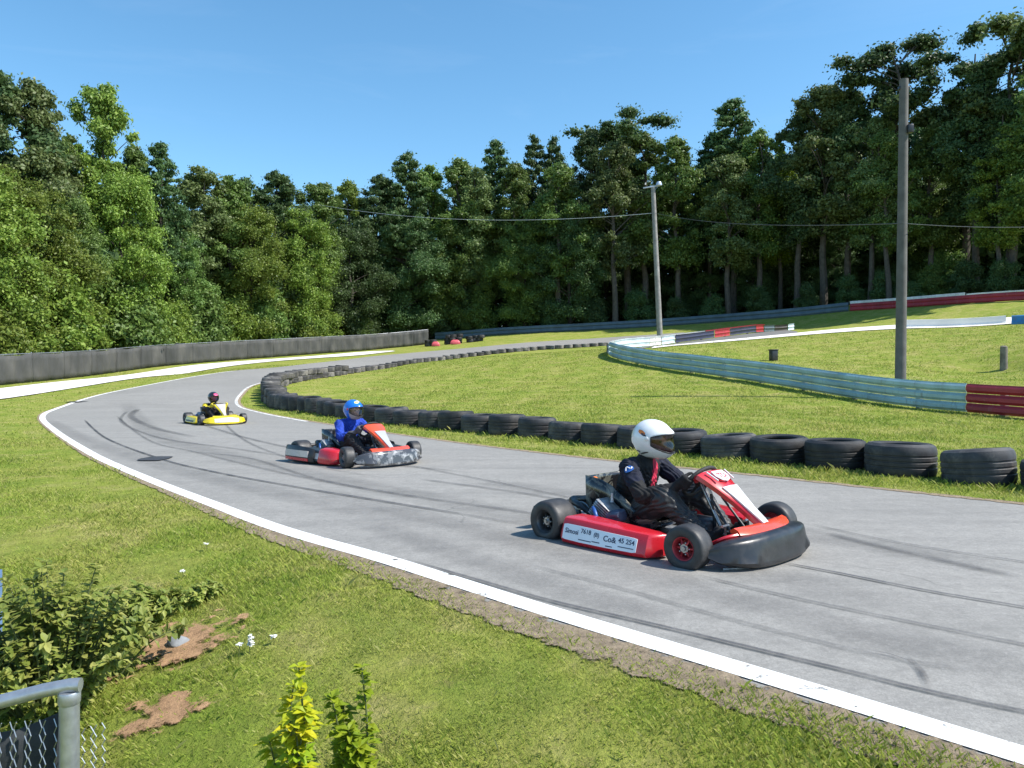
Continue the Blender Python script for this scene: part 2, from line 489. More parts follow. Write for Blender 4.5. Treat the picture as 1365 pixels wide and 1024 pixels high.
# road: pair the two edges leg by leg so the cross lines stay square
kO = [0, 3, 7, 10, 14, 17, 21]; kI = [0, 4, 8, 10, 14, 16, 20]; nn = [40, 50, 40, 40, 30, 60]
EA = []; EB = []
for q in range(6):
    a = even(offset(catmull(OUT, 10), .09)[kO[q] * 10:kO[q + 1] * 10 + 1], nn[q]); b = even(catmull(INN, 10)[kI[q] * 10:kI[q + 1] * 10 + 1], nn[q])
    EA.append(a[:-1] if q < 5 else a); EB.append(b[:-1] if q < 5 else b)
ribbon('track', np.concatenate(EA), np.concatenate(EB), M_ASPH, .004, 14)
# painted edge lines
oL = resample(OUTS[:150], .25)
o_ = ribbon('edge_line', offset(oL, .055), offset(oL, -.065), M_LINE, .009)
iL = resample(INNS[85:150], .3)
ribbon('inner_edge_line', offset(iL, .03), offset(iL, .13), M_LINE2, .009)
# worn soil beside the near edge
sw_ = np.interp(np.linalg.norm(oL, axis=1), [2, 3.5, 5.5, 8, 14], [.36, .30, .21, .14, .11])[:, None]
oN = offset(oL, 1.0) - oL
ribbon('soil_shoulder', oL + oN * sw_, offset(oL, .03), M_DIRT, .008, 7, True)
iL2 = resample(INNS[20:150], .3)
ribbon('soil_shoulder', offset(iL2, .08), offset(iL2, -.08), M_DIRT, .008, 7, True)
# pale footpath, second track with its pale strip
a = even(catmull(PLO, 8), 60); b = even(catmull(PHI, 8), 60)
ribbon('path', a, b, M_CONC, .03, 6)
S_LO = [at(868, 465, 40)[:2], at(890, 462.5, 40.6)[:2], at(980, 455, 43.5)[:2], at(1097, 445, 46)[:2], at(1197, 438.5, 45.5)[:2], at(1267, 436.5, 44.5)[:2], at(1365, 432, 43)[:2], (34, 41)]
S_UP = [at(872, 463, 41.5)[:2], at(900, 459, 43)[:2], at(980, 451, 46.3)[:2], at(1097, 438.5, 49.5)[:2], at(1197, 433, 48.5)[:2], at(1267, 431, 47)[:2], at(1365, 426, 45.5)[:2], (36, 43.5)]
a = even(catmull(S_LO, 8), 60); b = even(catmull(S_UP, 8), 60)
ribbon('pale_strip', a, b, M_CONC, .03, 4)
b2 = even(catmull([(5.6, 38.7), (6.7, 41.4), (8.7, 44.6), (11.2, 48.4), (13.6, 51.4), (16.6, 54.2), (19.6, 56.2)], 8), 60); b = even(catmull([at(872, 463, 41.5)[:2], at(900, 459, 43)[:2], at(980, 451, 46.3)[:2], at(1060, 443, 48.8)[:2], (20.2, 55.4)], 8), 60)
ribbon('second_track', b, b2, M_ASPH2, .02, 6)

# rubber marks on the track
def mark(name, px, w, mat, **k):
    P = resample(catmull([flat(*p) for p in px], 8), .12)
    return ribbon(name, offset(P, w / 2), offset(P, -w / 2), mat, .013, 5, True, **k)
SK = [([(540, 749), (572, 759), (648, 781), (737, 806), (855, 834), (1000, 870), (1150, 907), (1232, 928), (1365, 957), (1700, 1025)], .034, M_SKID),
      ([(1040, 755), (1120, 770), (1240, 795), (1365, 817), (1500, 842)], .042, M_SKID),
      ([(930, 775), (1061, 806), (1208, 837), (1365, 869), (1560, 908)], .04, M_SKIDM),
      ([(112, 560), (140, 584), (211, 612), (281, 630), (387, 651), (480, 668), (590, 688), (720, 712)], .055, M_SKID),
      ([(155, 555), (197, 587), (260, 604), (365, 630), (470, 652), (600, 676)], .07, M_SKID2),
      ([(169, 549), (162, 563), (211, 584), (316, 600), (400, 613)], .10, M_SKID2),
      ([(240, 603), (330, 612), (420, 640), (560, 668), (700, 690), (800, 705)], .08, M_SKID2),
      ([(540, 620), (640, 640), (760, 668), (850, 690)], .06, M_SKID2),
      ([(185, 545), (175, 556), (205, 571), (262, 584)], .2, M_SKID2),
      ([(1080, 700), (1200, 725), (1365, 752), (1560, 780)], .05, M_SKID2),
      ([(700, 760), (820, 790), (980, 835), (1160, 880), (1300, 905)], .04, M_SKID2),
      ([(1150, 875), (1203, 885), (1216, 892)], .012, M_SKID), ([(1206, 884), (1220, 893), (1231, 908), (1240, 924)], .035, M_SKID),
      ([(560, 640), (700, 662), (840, 690)], .10, M_SKID2),
      ([(1100, 712), (1230, 744), (1365, 775)], .12, M_SKID2)]
SK += [([(60, 560), (110, 585), (230, 625), (420, 672), (600, 712)], .45, M_WIDE), ([(170, 540), (200, 575), (300, 608), (480, 648), (700, 698), (900, 745), (1365, 850), (1600, 905)], .55, M_WIDE), ([(420, 655), (640, 715), (850, 770), (1100, 838), (1365, 905), (1600, 965)], .40, M_WIDE),
       ([(620, 640), (800, 668), (1000, 700), (1365, 765)], .5, M_WIDE), ([(480, 700), (700, 775), (900, 832)], .3, M_WIDE), ([(250, 560), (330, 585), (460, 612), (640, 632)], .12, M_SKID2), ([(330, 548), (300, 560), (330, 590), (420, 622), (520, 640)], .07, M_SKID2)]
for px, w, mt in SK: mark('rubber_mark', px, w, mt)
M_DRAIN = mat_basic('dark_tar', (.04, .042, .047), .7, 0, .3, 20, .4)
for (cx, cy, wx, wy) in ((208, 613, .34, .46), (105, 537, .55, .8)):
    x, y = flat(cx, cy) if cy > 560 else at(cx, cy, 25.2)[:2]
    mb = MB(); n = 18
    mb.add([(x + wx / 2 * math.copysign(abs(math.cos(2 * PI * k / n)) ** .5, math.cos(2 * PI * k / n)) * (1 + .12 * math.sin(k * 5.1)), y + wy / 2 * math.copysign(abs(math.sin(2 * PI * k / n)) ** .5, math.sin(2 * PI * k / n)), tz(x, y) + .016) for k in range(n)], [tuple(range(n))])
    o = mb.build('tar_patch', M_DRAIN, fix=False); o['kind'] = 'structure'

# bare soil in the near grass
SOIL = [(flat(236, 858, -.17), .33, .42), (flat(215, 985, -.35), .26, .2), (flat(575, 905, -.02), .3, .2), (flat(520, 470 + 400, -.03), .22, .15)]
for (c, rx, ry) in SOIL[:2]:
    n = 24; V = []; E = []
    for r_ in np.linspace(0, 1, 7):
        for k in range(n):
            a = 2 * PI * k / n
            V.append((c[0] + rx * r_ * math.cos(a) * (1 + .25 * math.sin(3 * a + 1)), c[1] + ry * r_ * math.sin(a))); E.append(.98 * (1 - r_))
    V = np.array(V); Z = terr(V[:, 0], V[:, 1]) + .02
    i = np.arange(6)[:, None] * n + np.arange(n)[None]; j = np.arange(6)[:, None] * n + (np.arange(n)[None] + 1) % n
    o = mesh_np('bare_soil', np.c_[V, Z], np.stack([i, j, j + n, i + n], -1).reshape(-1, 4), M_DRY, smooth=True)
    if o.data.polygons[n * 2].normal.z < 0: o.data.flip_normals()
    a_ = o.data.attributes.new('edge', 'FLOAT', 'POINT'); a_.data.foreach_set('value', np.array(E, np.float32)); o['kind'] = 'structure'

# ------------------------------------------------------------------ grass blades
def grass_mask(x, y):
    ok = ~inside(TRACK, x, y) & ~inside(PATHP, x, y)
    d = dist_line(OUTS[::4], x, y); e = dist_line(INNS[::4], x, y)
    rng = np.random.default_rng(7)
    sw = np.interp(np.hypot(x, y), [2, 3.5, 5.5, 8, 14], [.17, .12, .05, .03, .02])
    ok &= (d > .07 + sw * rng.random(len(x)) ** .8) & (e > .08)
    for (c, rx, ry) in SOIL:
        q = ((x - c[0]) / rx) ** 2 + ((y - c[1]) / ry) ** 2
        ok &= (q > .95) | (rng.random(len(x)) < .18 + .6 * np.clip(q, 0, 1) ** 2)
    return ok
def blades(name, n, d0, d1, pw, hmin, hmax, wpx, seed, region=None, tmin=-.85, tmax=.85):
    rng = np.random.default_rng(seed)
    u = rng.random(n)
    e = 2 - pw
    d = (d0 ** e + u * (d1 ** e - d0 ** e)) ** (1 / e)
    x = (tmin + (tmax - tmin) * rng.random(n)) * d + rng.normal(0, .15, n); y = d
    ok = grass_mask(x, y)
    if region is not None: ok &= region(x, y)
    x, y = x[ok], y[ok]; n = len(x)
    # uneven growth: lusher and thinner patches
    lush = .5 + .5 * np.sin(x * 2.1 + 1.3 * np.sin(y * 1.7)) * np.sin(y * 2.6 + 1.1 * np.sin(x * 1.2))
    h = (hmin + (hmax - hmin) * rng.random(n) ** 1.6) * (.55 + .75 * lush)
    tall = rng.random(n) < .012; h = np.where(tall, h * 2.0, h)
    w = np.maximum(.0022, wpx * y / 757.0) * (.7 + .6 * rng.random(n))
    a = rng.random(n) * 2 * PI; b = a + rng.normal(0, .6, n) + PI / 2
    lean = h * (.25 + .9 * rng.random(n))
    z = terr(x, y) - .006
    sx, sy = np.cos(a) * w / 2, np.sin(a) * w / 2; lx, ly = np.cos(b) * lean, np.sin(b) * lean
    V = np.empty((n, 4, 3))
    V[:, 0] = np.stack([x - sx, y - sy, z], 1); V[:, 1] = np.stack([x + sx, y + sy, z], 1)
    V[:, 2] = np.stack([x + lx * .45 + sx * .7, y + ly * .45 + sy * .7, z + h * .68], 1)
    V[:, 3] = np.stack([x + lx, y + ly, z + h], 1)
    Fq = np.arange(n)[:, None] * 4 + np.array([[0, 1, 2, 3]])
    o = mesh_np(name, V.reshape(-1, 3), Fq, M_BLADE)
    return tag(o, 'long grass tufts at the foot of the barriers' if name == 'weeds' else 'short mown grass', 'grass', kind='stuff')
WEED = dist_line
near = lambda x, y: (x + y < 4.1) | ((y > 6) & (x < -6) & (y < 40))
blades('verge_grass', 620000, 1.7, 13, 1.75, .010, .034, .62, 3, near)
rail_pts = catmull(RAILN, 6)
blades('weeds', 200000, 6.0, 40, 1.75, .03, .085, .8, 12, lambda x, y: ~near(x, y) & ((dist_line(WALLS[::3], x, y) < .52) | (dist_line(rail_pts[::2], x, y) < .35)), -.55, .8)
blades('far_verge_grass', 60000, 12.5, 48, 1.75, .02, .05, .75, 9, lambda x, y: near(x, y) & (x < -5), -.95, 0)
blades('infield_grass', 420000, 6.0, 48, 1.75, .02, .060, .75, 4, lambda x, y: ~near(x, y), -.55, .8)
# ------------------------------------------------------------------ karts
M_TYRE = mat_basic('kart_tyre_rubber', (.030, .030, .032), .52, 0, .35, 16, .25, 120, dirt=(.13, .12, .11), dirt_amt=.35)
M_BLACKPL = mat_basic('black_plastic', (.018, .019, .022), .34, 0, .3, 9, .12, 60, dirt=(.10, .095, .09), dirt_amt=.35)
M_BLACKPAINT = mat_basic('black_gloss', (.012, .012, .014), .22, 0, .3, 9, 0, coat=.5)
M_STEEL = mat_basic('bare_steel', (.42, .42, .43), .35, 1.0, .25, 30, .2, dirt=(.05, .045, .04), dirt_amt=.7)
M_CAST = mat_basic('cast_aluminium', (.40, .41, .42), .5, .8, .3, 25, .3, dirt=(.06, .055, .05), dirt_amt=.7)
M_FRAME = mat_basic('dark_frame_paint', (.030, .032, .036), .35, .3, .3, 20)
M_BLUEH = mat_basic('blue_hose', (.025, .09, .30), .35, 0, .2, 20)
M_SLATEB = mat_basic('slate_blue_plastic', (.045, .06, .10), .35, 0, .3, 14)
M_RUBBER = mat_basic('grip_rubber', (.02, .02, .02), .7, 0, .3, 40, .3)
M_TANK = mat_basic('fuel_tank_plastic', (.05, .05, .055), .4, 0, .2, 10)
M_INK = mat_basic('dark_ink', (.035, .045, .09), .5, 0, .1)
M_ORANGE = mat_basic('orange_light_lens', (.75, .20, .02), .3, 0, .15, 20)
def paint(name, col, **k): return mat_basic(name, col, .30, 0, .10, 5, coat=.6, dirt=tuple(x * .35 + .02 for x in col), dirt_amt=.35, **k)

def text_mesh(txt, size, mat, M, parent, name='lettering', ext=.0012):
    cu = bpy.data.curves.new(name, 'FONT'); cu.body = txt; cu.size = size; cu.extrude = ext
    cu.align_x = 'CENTER'; cu.align_y = 'CENTER'; cu.resolution_u = 3; cu.offset = size * .012
    t = bpy.data.objects.new(name, cu); COL.objects.link(t)
    dg = bpy.context.evaluated_depsgraph_get(); dg.update()
    me = bpy.data.meshes.new_from_object(t.evaluated_get(dg)); bpy.data.objects.remove(t); bpy.data.curves.remove(cu)
    me.name = name; me.materials.clear(); me.materials.append(mat)
    o = bpy.data.objects.new(name, me); COL.objects.link(o); o.parent = parent; o.matrix_local = M
    return o
def frame(o, x, y, z=None):
    x = Vector(x).normalized(); y = Vector(y); y = (y - x * x.dot(y)).normalized(); z = x.cross(y)
    M = Matrix((x, y, z)).transposed().to_4x4(); M.translation = Vector(o); return M

def wheel(name_parent, c, r, w, steer, m_rim, side):
    """hub > tyre, rim; axle along local y"""
    root = name_parent
    Mx = Matrix.Rotation(PI / 2, 4, 'X')          # lathe z -> -y
    hub = MB()
    hub.lathe([(.001, -w * .34), (.026, -w * .34), (.026, w * .34), (.001, w * .34)], Mx, 20)
    hub.lathe([(.001, side * w * .42), (.012, side * w * .42), (.015, side * w * .36), (.015, side * w * .30)], Mx, 10)
    for k in range(5):
        a = 2 * PI * k / 5
        hub.ball((.034 * math.cos(a), side * -w * .335, .034 * math.sin(a)), .006, 8, 6)
    h = hub.build('wheel', M_STEEL, root); h.location = c; h.rotation_euler = (0, 0, steer)
    rr = r * .50; hw = w / 2
    t = MB()
    prof = [(rr, -hw * .80), (rr * 1.10, -hw * .93), (rr * 1.35, -hw * 1.0), (r * .86, -hw * .99), (r * .945, -hw * .90), (r * .985, -hw * .72), (r, -hw * .40), (r, hw * .40), (r * .985, hw * .72), (r * .945, hw * .90), (r * .86, hw * .99), (rr * 1.35, hw * 1.0), (rr * 1.10, hw * .93), (rr, hw * .80)]
    t.lathe(prof, Mx, 48, closed=True)
    t.build('tyre', M_TYRE, h, ang=60)
    q = MB()
    prof = [(rr * 1.03, -hw * .90), (rr * 1.05, -hw * .80), (rr * .93, -hw * .70), (rr * .86, -hw * .30), (rr * .80, 0), (rr * .86, hw * .30), (rr * .93, hw * .70), (rr * 1.05, hw * .80), (rr * 1.03, hw * .90), (rr * .97, hw * .86), (rr * .88, hw * .66), (rr * .80, hw * .30), (rr * .75, 0), (rr * .80, -hw * .30), (rr * .88, -hw * .66), (rr * .97, -hw * .86)]
    q.lathe(prof, Mx, 40, closed=True)
    q.lathe([(.024, side * -w * .30), (rr * .45, side * -w * .27), (rr * .80, side * -w * .20), (rr * .80, side * -w * .16), (rr * .45, side * -w * .22), (.024, side * -w * .25)], Mx, 40, closed=True)
    for k in range(6):                             # ribs of the wheel disc
        a = 2 * PI * k / 6
        q.tube([(.022 * math.cos(a), side * -w * .31, .022 * math.sin(a)), (rr * .82 * math.cos(a), side * -w * .22, rr * .82 * math.sin(a))], [.008, .006], 6)
    q.build('rim', m_rim, h, ang=30)
    return h

def nose_pts(n=29, y0=.52, back=.12, fwd=.178, e=3.3):
    out = []
    for i in range(n):
        y = -y0 + 2 * y0 * i / (n - 1)
        out.append((.53 + back + fwd * (1 - abs(y / y0) ** e), y))
    return out
def make_kart(loc, rz, K, label):
    root = empty('racing_kart', loc, rz, label, 'racing kart', 'karts racing on the track')
    fr = MB()
    for s in (-1, 1):
        fr.tube(catmull([(-.60, s * .30, .075), (-.3, s * .31, .065), (.0, s * .29, .06), (.3, s * .22, .06), (.50, s * .20, .065), (.66, s * .18, .07)], 5), .015, 10)
        fr.tube([(.36, s * .20, .06), (.50, s * .36, .10), (.52, s * .40, .12)], .014, 8)
        fr.tube(catmull([(-.36, s * .30, .07), (-.34, s * .45, .09), (-.2, s * .53, .09), (.1, s * .53, .09), (.26, s * .44, .09), (.28, s * .25, .07)], 5), .010, 8)
        fr.tube([(-.60, s * .30, .075), (-.60, s * .30, .15)], .014, 8)
    for x in (-.60, -.15, .10, .36, .64):
        w = {.36: .22, .64: .19, .10: .27}.get(x, .30)
        fr.tube([(x, -w, .068), (x, w, .068)], .015, 10)
    for s in (-1, 1):                               # stub axle carriers and track rods
        fr.box((.53, s * .405, .128), (.05, .05, .10), bev=.01)
        fr.tube([(.53, s * .40, .13), (.53, s * .49, .131)], .012, 8)
        fr.tube([(.44, s * .02, .12), (.47, s * .40, .12)], .007, 6)
    fr.tube([(.40, 0, .07), (.36, .0, .36)], .010, 8); fr.tube([(.62, .1, .07), (.40, .06, .34)], .008, 8); fr.tube([(.62, -.1, .07), (.40, -.06, .34)], .008, 8)
    fr.build('chassis', M_FRAME, root)
    fp = MB(); fp.add([(.66, -.17, .05), (.66, .17, .05), (.36, .21, .05), (.02, .28, .05), (-.15, .28, .05), (-.15, -.28, .05), (.02, -.28, .05), (.36, -.21, .05)], [tuple(range(8))])
    fp.add([(p[0], p[1], .045) for p in [(.66, -.17), (.66, .17), (.36, .21), (.02, .28), (-.15, .28), (-.15, -.28), (.02, -.28), (.36, -.21)]], [tuple(range(8))])
    fp.build('floor_pan', M_CAST, root, False)
    # wheels
    st = K.get('steer', 0.0)
    wheel(root, (.53, -.53, .133), .133, .135, st, K['rim'], 1); wheel(root, (.53, .53, .133), .133, .135, st, K['rim'], -1)
    wheel(root, (-.53, -.525, .140), .140, .205, 0, K['rim_rear'], 1); wheel(root, (-.53, .525, .140), .140, .205, 0, K['rim_rear'], -1)
    ax = MB(); ax.tube([(-.53, -.60, .14), (-.53, .60, .14)], .020, 12)
    for y in (-.30, .30): ax.box((-.53, y, .13), (.09, .03, .10), bev=.01)
    ax.build('rear_axle', M_STEEL, root)
    dk = MB(); dk.lathe([(.03, -.004), (.095, -.004), (.095, .004), (.03, .004)], Matrix.Translation((-.53, .16, .14)) @ Matrix.Rotation(PI / 2, 4, 'X'), 28, closed=True)
    dk.box((-.44, .16, .17), (.07, .05, .07), bev=.012); dk.build('brake_disc', M_STEEL, root)
    ck = MB(); ck.lathe([(.03, -.003), (.085, -.003), (.09, 0), (.085, .003), (.03, .003)], Matrix.Translation((-.53, -.24, .14)) @ Matrix.Rotation(PI / 2, 4, 'X'), 28, closed=True); ck.build('sprocket', M_STEEL, root)
    # front bumper (nose)
    nz = MB(); P = nose_pts(33); secs = []
    for i, (x, y) in enumerate(P):
        a = Vector((P[min(i + 1, 32)][0] - P[max(i - 1, 0)][0], P[min(i + 1, 32)][1] - P[max(i - 1, 0)][1], 0)).normalized()
        nrm = Vector((a.y, -a.x, 0))
        u = abs(y) / .52; e = max(.30, (1 - u ** 7) ** .5)
        zc = .112; hh = .092 * (.80 + .20 * (1 - u ** 2)) * e; dp = .058 * e
        sec = []
        for k in range(18):
            t = 2 * PI * k / 18; cs, sn = math.cos(t), math.sin(t)
            oo = math.copysign(abs(cs) ** .48, cs) * dp; zz = math.copysign(abs(sn) ** .50, sn) * hh
            if cs > 0 and abs(sn) < .55: oo -= .013 * (1 - abs(sn) / .55)     # shallow groove along the face
            oo += -.030 * (zz / .09) - (.02 if zz < -.05 else 0)
            p = Vector((x, y, zc + zz)) + nrm * oo
            sec.append(p)
        secs.append(sec)
    nz.loft(secs); nzo = nz.build('front_bumper', K['nose'], root, ang=55)
    if K.get('nose_panel'):
        pn = MB(); S2 = []
        for i in range(7, 26):
            x, y = P[i]; a = Vector((P[i + 1][0] - P[i - 1][0], P[i + 1][1] - P[i - 1][1], 0)).normalized(); nrm = Vector((a.y, -a.x, 0))
            S2.append([Vector((x, y, zc_)) + nrm * o_ for zc_, o_ in ((.165, .034), (.135, .050), (.10, .054), (.075, .058), (.075, .030), (.165, .010))])
        pn.loft(S2); pn.build('bumper_decal', K['nose_panel'], nzo)
    lip = MB(); LP = []
    lip.tube([(x - .004, y, .025) for (x, y) in P[2:-2]], .008, 8); lip.build('bumper_lip', K.get('lip', M_CAST), nzo)
    # hoop and top strap behind the bumper
    hp = MB()
    hp.tube(catmull([(.60, -.40, .14), (.68, -.36, .185), (.745, -.20, .20), (.765, 0, .205), (.745, .20, .20), (.68, .36, .185), (.60, .40, .14)], 6), .012, 8)
    hp.tube([(.60, -.40, .14), (.62, -.17, .08)], .011, 8); hp.tube([(.60, .40, .14), (.62, .17, .08)], .011, 8)
    hp.build('bumper_hoop', K['hoop'], root)
    tp = MB(); secs = []
    for y in np.linspace(-.30, .30, 13):
        w = .055 * (1 - (abs(y) / .36) ** 3) + .012; x = .70 + .035 * (1 - (y / .3) ** 2)
        secs.append([(x - w, y, .215), (x - w * .3, y, .232), (x + w * .5, y, .222), (x + w, y, .198), (x + w * .4, y, .19), (x - w * .8, y, .20)])
    tp.loft(secs); tp.build('nose_bracket', K['strap'], root)
    # front panel (steering fairing)
    fpn = MB(); secs = []
    prof = [(.325, .468, .120), (.330, .492, .146), (.352, .500, .156), (.41, .468, .146), (.48, .415, .112), (.555, .355, .080), (.63, .293, .056), (.70, .240, .044), (.725, .220, .038)]
    for i, (x, z, w) in enumerate(prof):
        secs.append([(x - .010, -w, z - .030), (x, -w * .96, z - .006), (x + .010, -w * .70, z + .008), (x + .014, 0, z + .013), (x + .010, w * .70, z + .008), (x, w * .96, z - .006), (x - .010, w, z - .030), (x - .012, w * .8, z - .034), (x - .006, 0, z - .012), (x - .012, -w * .8, z - .034)])
    fpn.loft(secs); fo = fpn.build('front_panel', K['panel'], root, ang=30)
    iw = MB(); secs = []
    for i, (x, z, w) in enumerate(prof[K.get('p0', 2):], 2):
        w2 = w * .76
        secs.append([(x + .002, -w2, z + .005), (x + .0145, -w2, z + .0125), (x + .0180, 0, z + .017), (x + .0145, w2, z + .0125), (x + .002, w2, z + .005)])
    iw.loft(secs); iw.build('panel_decal', K['panel2'], fo, ang=30)
    if K.get('emblem'):
        q = Vector((.43 - .345, 0, .470 - .522)).normalized()            # down the panel
        o_ = Vector((.432, 0, .483)); Mf = frame(o_, (0, 1, 0), -q)
        eb = MB(); shp = [(-.062, .046), (.062, .046), (.070, .0), (.045, -.040), (0, -.055), (-.045, -.040), (-.070, .0)]
        inn = [(a * .74, b * .74) for a, b in shp]
        n = 7
        eb.add([(a, b, .0075) for a, b in shp] + [(a, b, .0075) for a, b in inn] + [(a, b, .002) for a, b in shp] + [(a, b, .002) for a, b in inn],
               [(k, (k + 1) % n, n + (k + 1) % n, n + k) for k in range(n)] + [(k, 2 * n + k, 2 * n + (k + 1) % n, (k + 1) % n) for k in range(n)] + [(n + k, n + (k + 1) % n, 3 * n + (k + 1) % n, 3 * n + k) for k in range(n)], M=Mf)
        eb.build('emblem', K['panel2'], fo, False)
        ef = MB(); ef.add([(a * .66, b * .66, .0078) for a, b in shp] + [(a * .66, b * .66, .002) for a, b in shp], [tuple(range(n))] + [(k, n + k, n + (k + 1) % n, (k + 1) % n) for k in range(n)], M=Mf); ef.build('emblem_field', K['panel2'], fo, False)
        text_mesh('TD', .062, K['panel'], Mf @ Matrix.Translation((0, -.003, .0080)), fo)
        for s in (-1, 1):
            bar = MB(); bar.box((s * .098, .006, .0025), (.009, .090, .008), (0, 0, s * -.16), .001)
            bar.v = [tuple(Mf @ Vector(p)) for p in bar.v]; bar.build('panel_stripe', K['panel2'], fo, False)
    # side pods
    for s in (-1, 1):
        pd = MB(); secs = []
        for (x, yo, zt, zb, e) in ((-.375, .600, .150, .060, .6), (-.365, .640, .185, .045, .85), (-.345, .655, .200, .035, 1), (-.20, .655, .200, .030, 1), (.0, .645, .190, .028, 1), (.20, .628, .180, .028, 1), (.285, .612, .175, .03, 1), (.325, .560, .172, .035, .9), (.345, .520, .165, .04, .8)):
            yi = .415 if x < .3 else .43
            m_ = yo
            ring = [(yi, zb + .02), (yi + .02, zb + .004), (m_ - .05, zb), (m_ - .012, zb + .008), (m_, zb + .030), (m_ - .012, zb + (zt - zb) * .5), (m_ - .030, zt - .022), (m_ - .042, zt - .006), (m_ - .062, zt), (yi + .03, zt - .004), (yi, zt - .025)]
            secs.append([(x, s * a, b) for a, b in ring])
        pd.loft(secs)
        po = pd.build('side_pod', K['pod'], root, ang=32)
        if s == -1:
            def face(x, t):                             # point on the outer face, t 0 low .. 1 high
                yo = np.interp(x, [-.345, -.2, 0, .2, .285], [.655, .655, .645, .628, .612]); zt = np.interp(x, [-.345, -.2, 0, .2, .285], [.2, .2, .19, .18, .175]); zb = np.interp(x, [-.345, -.2, .0, .2], [.035, .03, .028, .028])
                za, zc, ze = zb + .030, zb + (zt - zb) * .5, zt - .022
                ya, yc, ye = yo, yo - .012, yo - .030
                z = za + (ze - za) * t
                return Vector((x, s * (float(np.interp(z, [za, zc, ze], [ya, yc, ye])) + .0035), z))
            lb = MB(); secs = []
            x0, x1, t0, t1 = K.get('label_box', (-.335, .225, .02, .86))
            xs = np.linspace(x0, x1, 24)
            V = []; n = 5
            for x in xs:
                ee = min(1, (x - x0 + .004) / .02, (x1 - x + .004) / .02) ** .5
                tm, th = (t0 + t1) / 2, (t1 - t0) / 2 * (.82 + .18 * ee)
                V.append([face(x, tm + th * q) for q in np.linspace(-1, 1, n)])
            secs = [[p for p in v] + [Vector((v[-1].x, v[-1].y - s * .006, v[-1].z)), Vector((v[0].x, v[0].y - s * .006, v[0].z))] for v in V]
            lb.loft(secs); lo = lb.build('sticker', K['label'], po)
            for (x, t, tx, sz) in K.get('text', ()):
                p = face(x, t); up = face(x, t + .1) - p; rt = face(x + .05, t) - p
                text_mesh(tx, sz, K['ink'], frame(p + Vector((0, s * .0006, 0)), rt, up), lo)
            for (xa, xb, t) in K.get('rules', ()):
                rb = MB(); rb.loft([[face(x, t) + Vector((0, s * .0012, 0)), face(x, t + .05) + Vector((0, s * .0012, 0)), face(x, t + .05) - Vector((0, s * .003, 0)), face(x, t) - Vector((0, s * .003, 0))] for x in np.linspace(xa, xb, 8)])
                rb.build('printed_rule', K['ink'], lo)
            if K.get('pod_front'):
                pf = MB(); secs = []
                for (x, yo, zt, zb) in ((.06, .652, .205, .027), (.10, .654, .214, .022), (.20, .634, .206, .022), (.285, .618, .196, .024), (.332, .563, .182, .029), (.350, .524, .172, .034)):
                    ring = [(.41, zb + .02), (.43, zb), (yo - .05, zb - .004), (yo - .008, zb + .006), (yo + .004, zb + .030), (yo - .008, zb + (zt - zb) * .5), (yo - .026, zt - .018), (yo - .042, zt), (yo - .10, zt + .012), (.44, zt + .004), (.41, zt - .02)]
                    secs.append([(x, s * a, b) for a, b in ring])
                pf.loft(secs); pf.build('pod_cover', K['pod_front'], po, ang=40)
    if K.get('guard'):
        for s in (-1, 1):
            wg = MB(); secs = []
            for (x, yo, yi, zt, zb) in ((-.70, .60, .55, .16, .09), (-.69, .655, .58, .20, .06), (-.65, .695, .665, .225, .045), (-.58, .712, .68, .232, .035), (-.40, .715, .675, .232, .03), (-.20, .705, .663, .225, .03), (-.05, .690, .655, .21, .03), (-.02, .67, .64, .20, .04)):
                secs.append([(x, s * a, b) for a, b in ((yi, zb + .02), (yo - .02, zb), (yo, zb + .03), (yo - .004, (zt + zb) / 2), (yo - .02, zt - .02), (yo - .035, zt), (yi, zt - .01), (yi - .004, (zt + zb) / 2))])
            wg.loft(secs); wo = wg.build('wheel_guard', M_BLACKPL, root, ang=40)
            if s == -1:
                for (z0, z1, m) in ((.095, .175, K['label']), (.045, .08, M_RED)):
                    lb = MB(); lb.loft([[(x, -y - .004, z0), (x, -y - .004 + .008 * (z1 > .1), z1), (x, -y + .02, z1), (x, -y + .02, z0)] for x, y in ((-.63, .700), (-.58, .712), (-.40, .715), (-.20, .705), (-.10, .697))]); lb.build('guard_sticker', m, wo)
    # rear bumper
    rb = MB(); rb.tube(catmull([(-.60, -.30, .10), (-.72, -.36, .13), (-.755, -.2, .14), (-.76, 0, .14), (-.755, .2, .14), (-.72, .36, .13), (-.60, .30, .10)], 5), .014, 8)
    rb.box((-.765, 0, .15), (.05, .95, .10), bev=.03, seg=3); rb.build('rear_bumper', K['rear'], root)
    # seat
    se = MB()
    V = []; nn_ = 17; st_ = [(-.525, .20, .405, .30, .80), (-.520, .205, .412, .20, .9), (-.50, .210, .415, .12, 1), (-.44, .212, .410, .075, 1), (-.36, .214, .398, .058, 1), (-.27, .214, .365, .052, 1), (-.18, .208, .305, .052, 1), (-.09, .195, .225, .065, 1), (.0, .175, .205, .105, 1), (.05, .155, .205, .150, 1)]
    for (x, w, zt, zb, q_) in st_:
        for k in range(nn_):
            q = -1 + 2 * k / (nn_ - 1); aq = abs(q)
            if aq > .45: t_ = (aq - .45) / .55; V.append((x, math.copysign(w * (.86 + .14 * min(1, t_ * 2)) + .012 * t_, q) * q_, zb + (zt - zb) * t_ ** 1.25))
            else: V.append((x, w * .86 * q / .45 * q_, zb))
    Fq = [(i * nn_ + k, i * nn_ + k + 1, (i + 1) * nn_ + k + 1, (i + 1) * nn_ + k) for i in range(len(st_) - 1) for k in range(nn_ - 1)]
    Fq += [(k, k + 1, nn_ - 2 - k, nn_ - 1 - k) for k in range(nn_ // 2)]
    se.add(V, Fq); so = se.build('seat', K['seat'], root, ang=50)
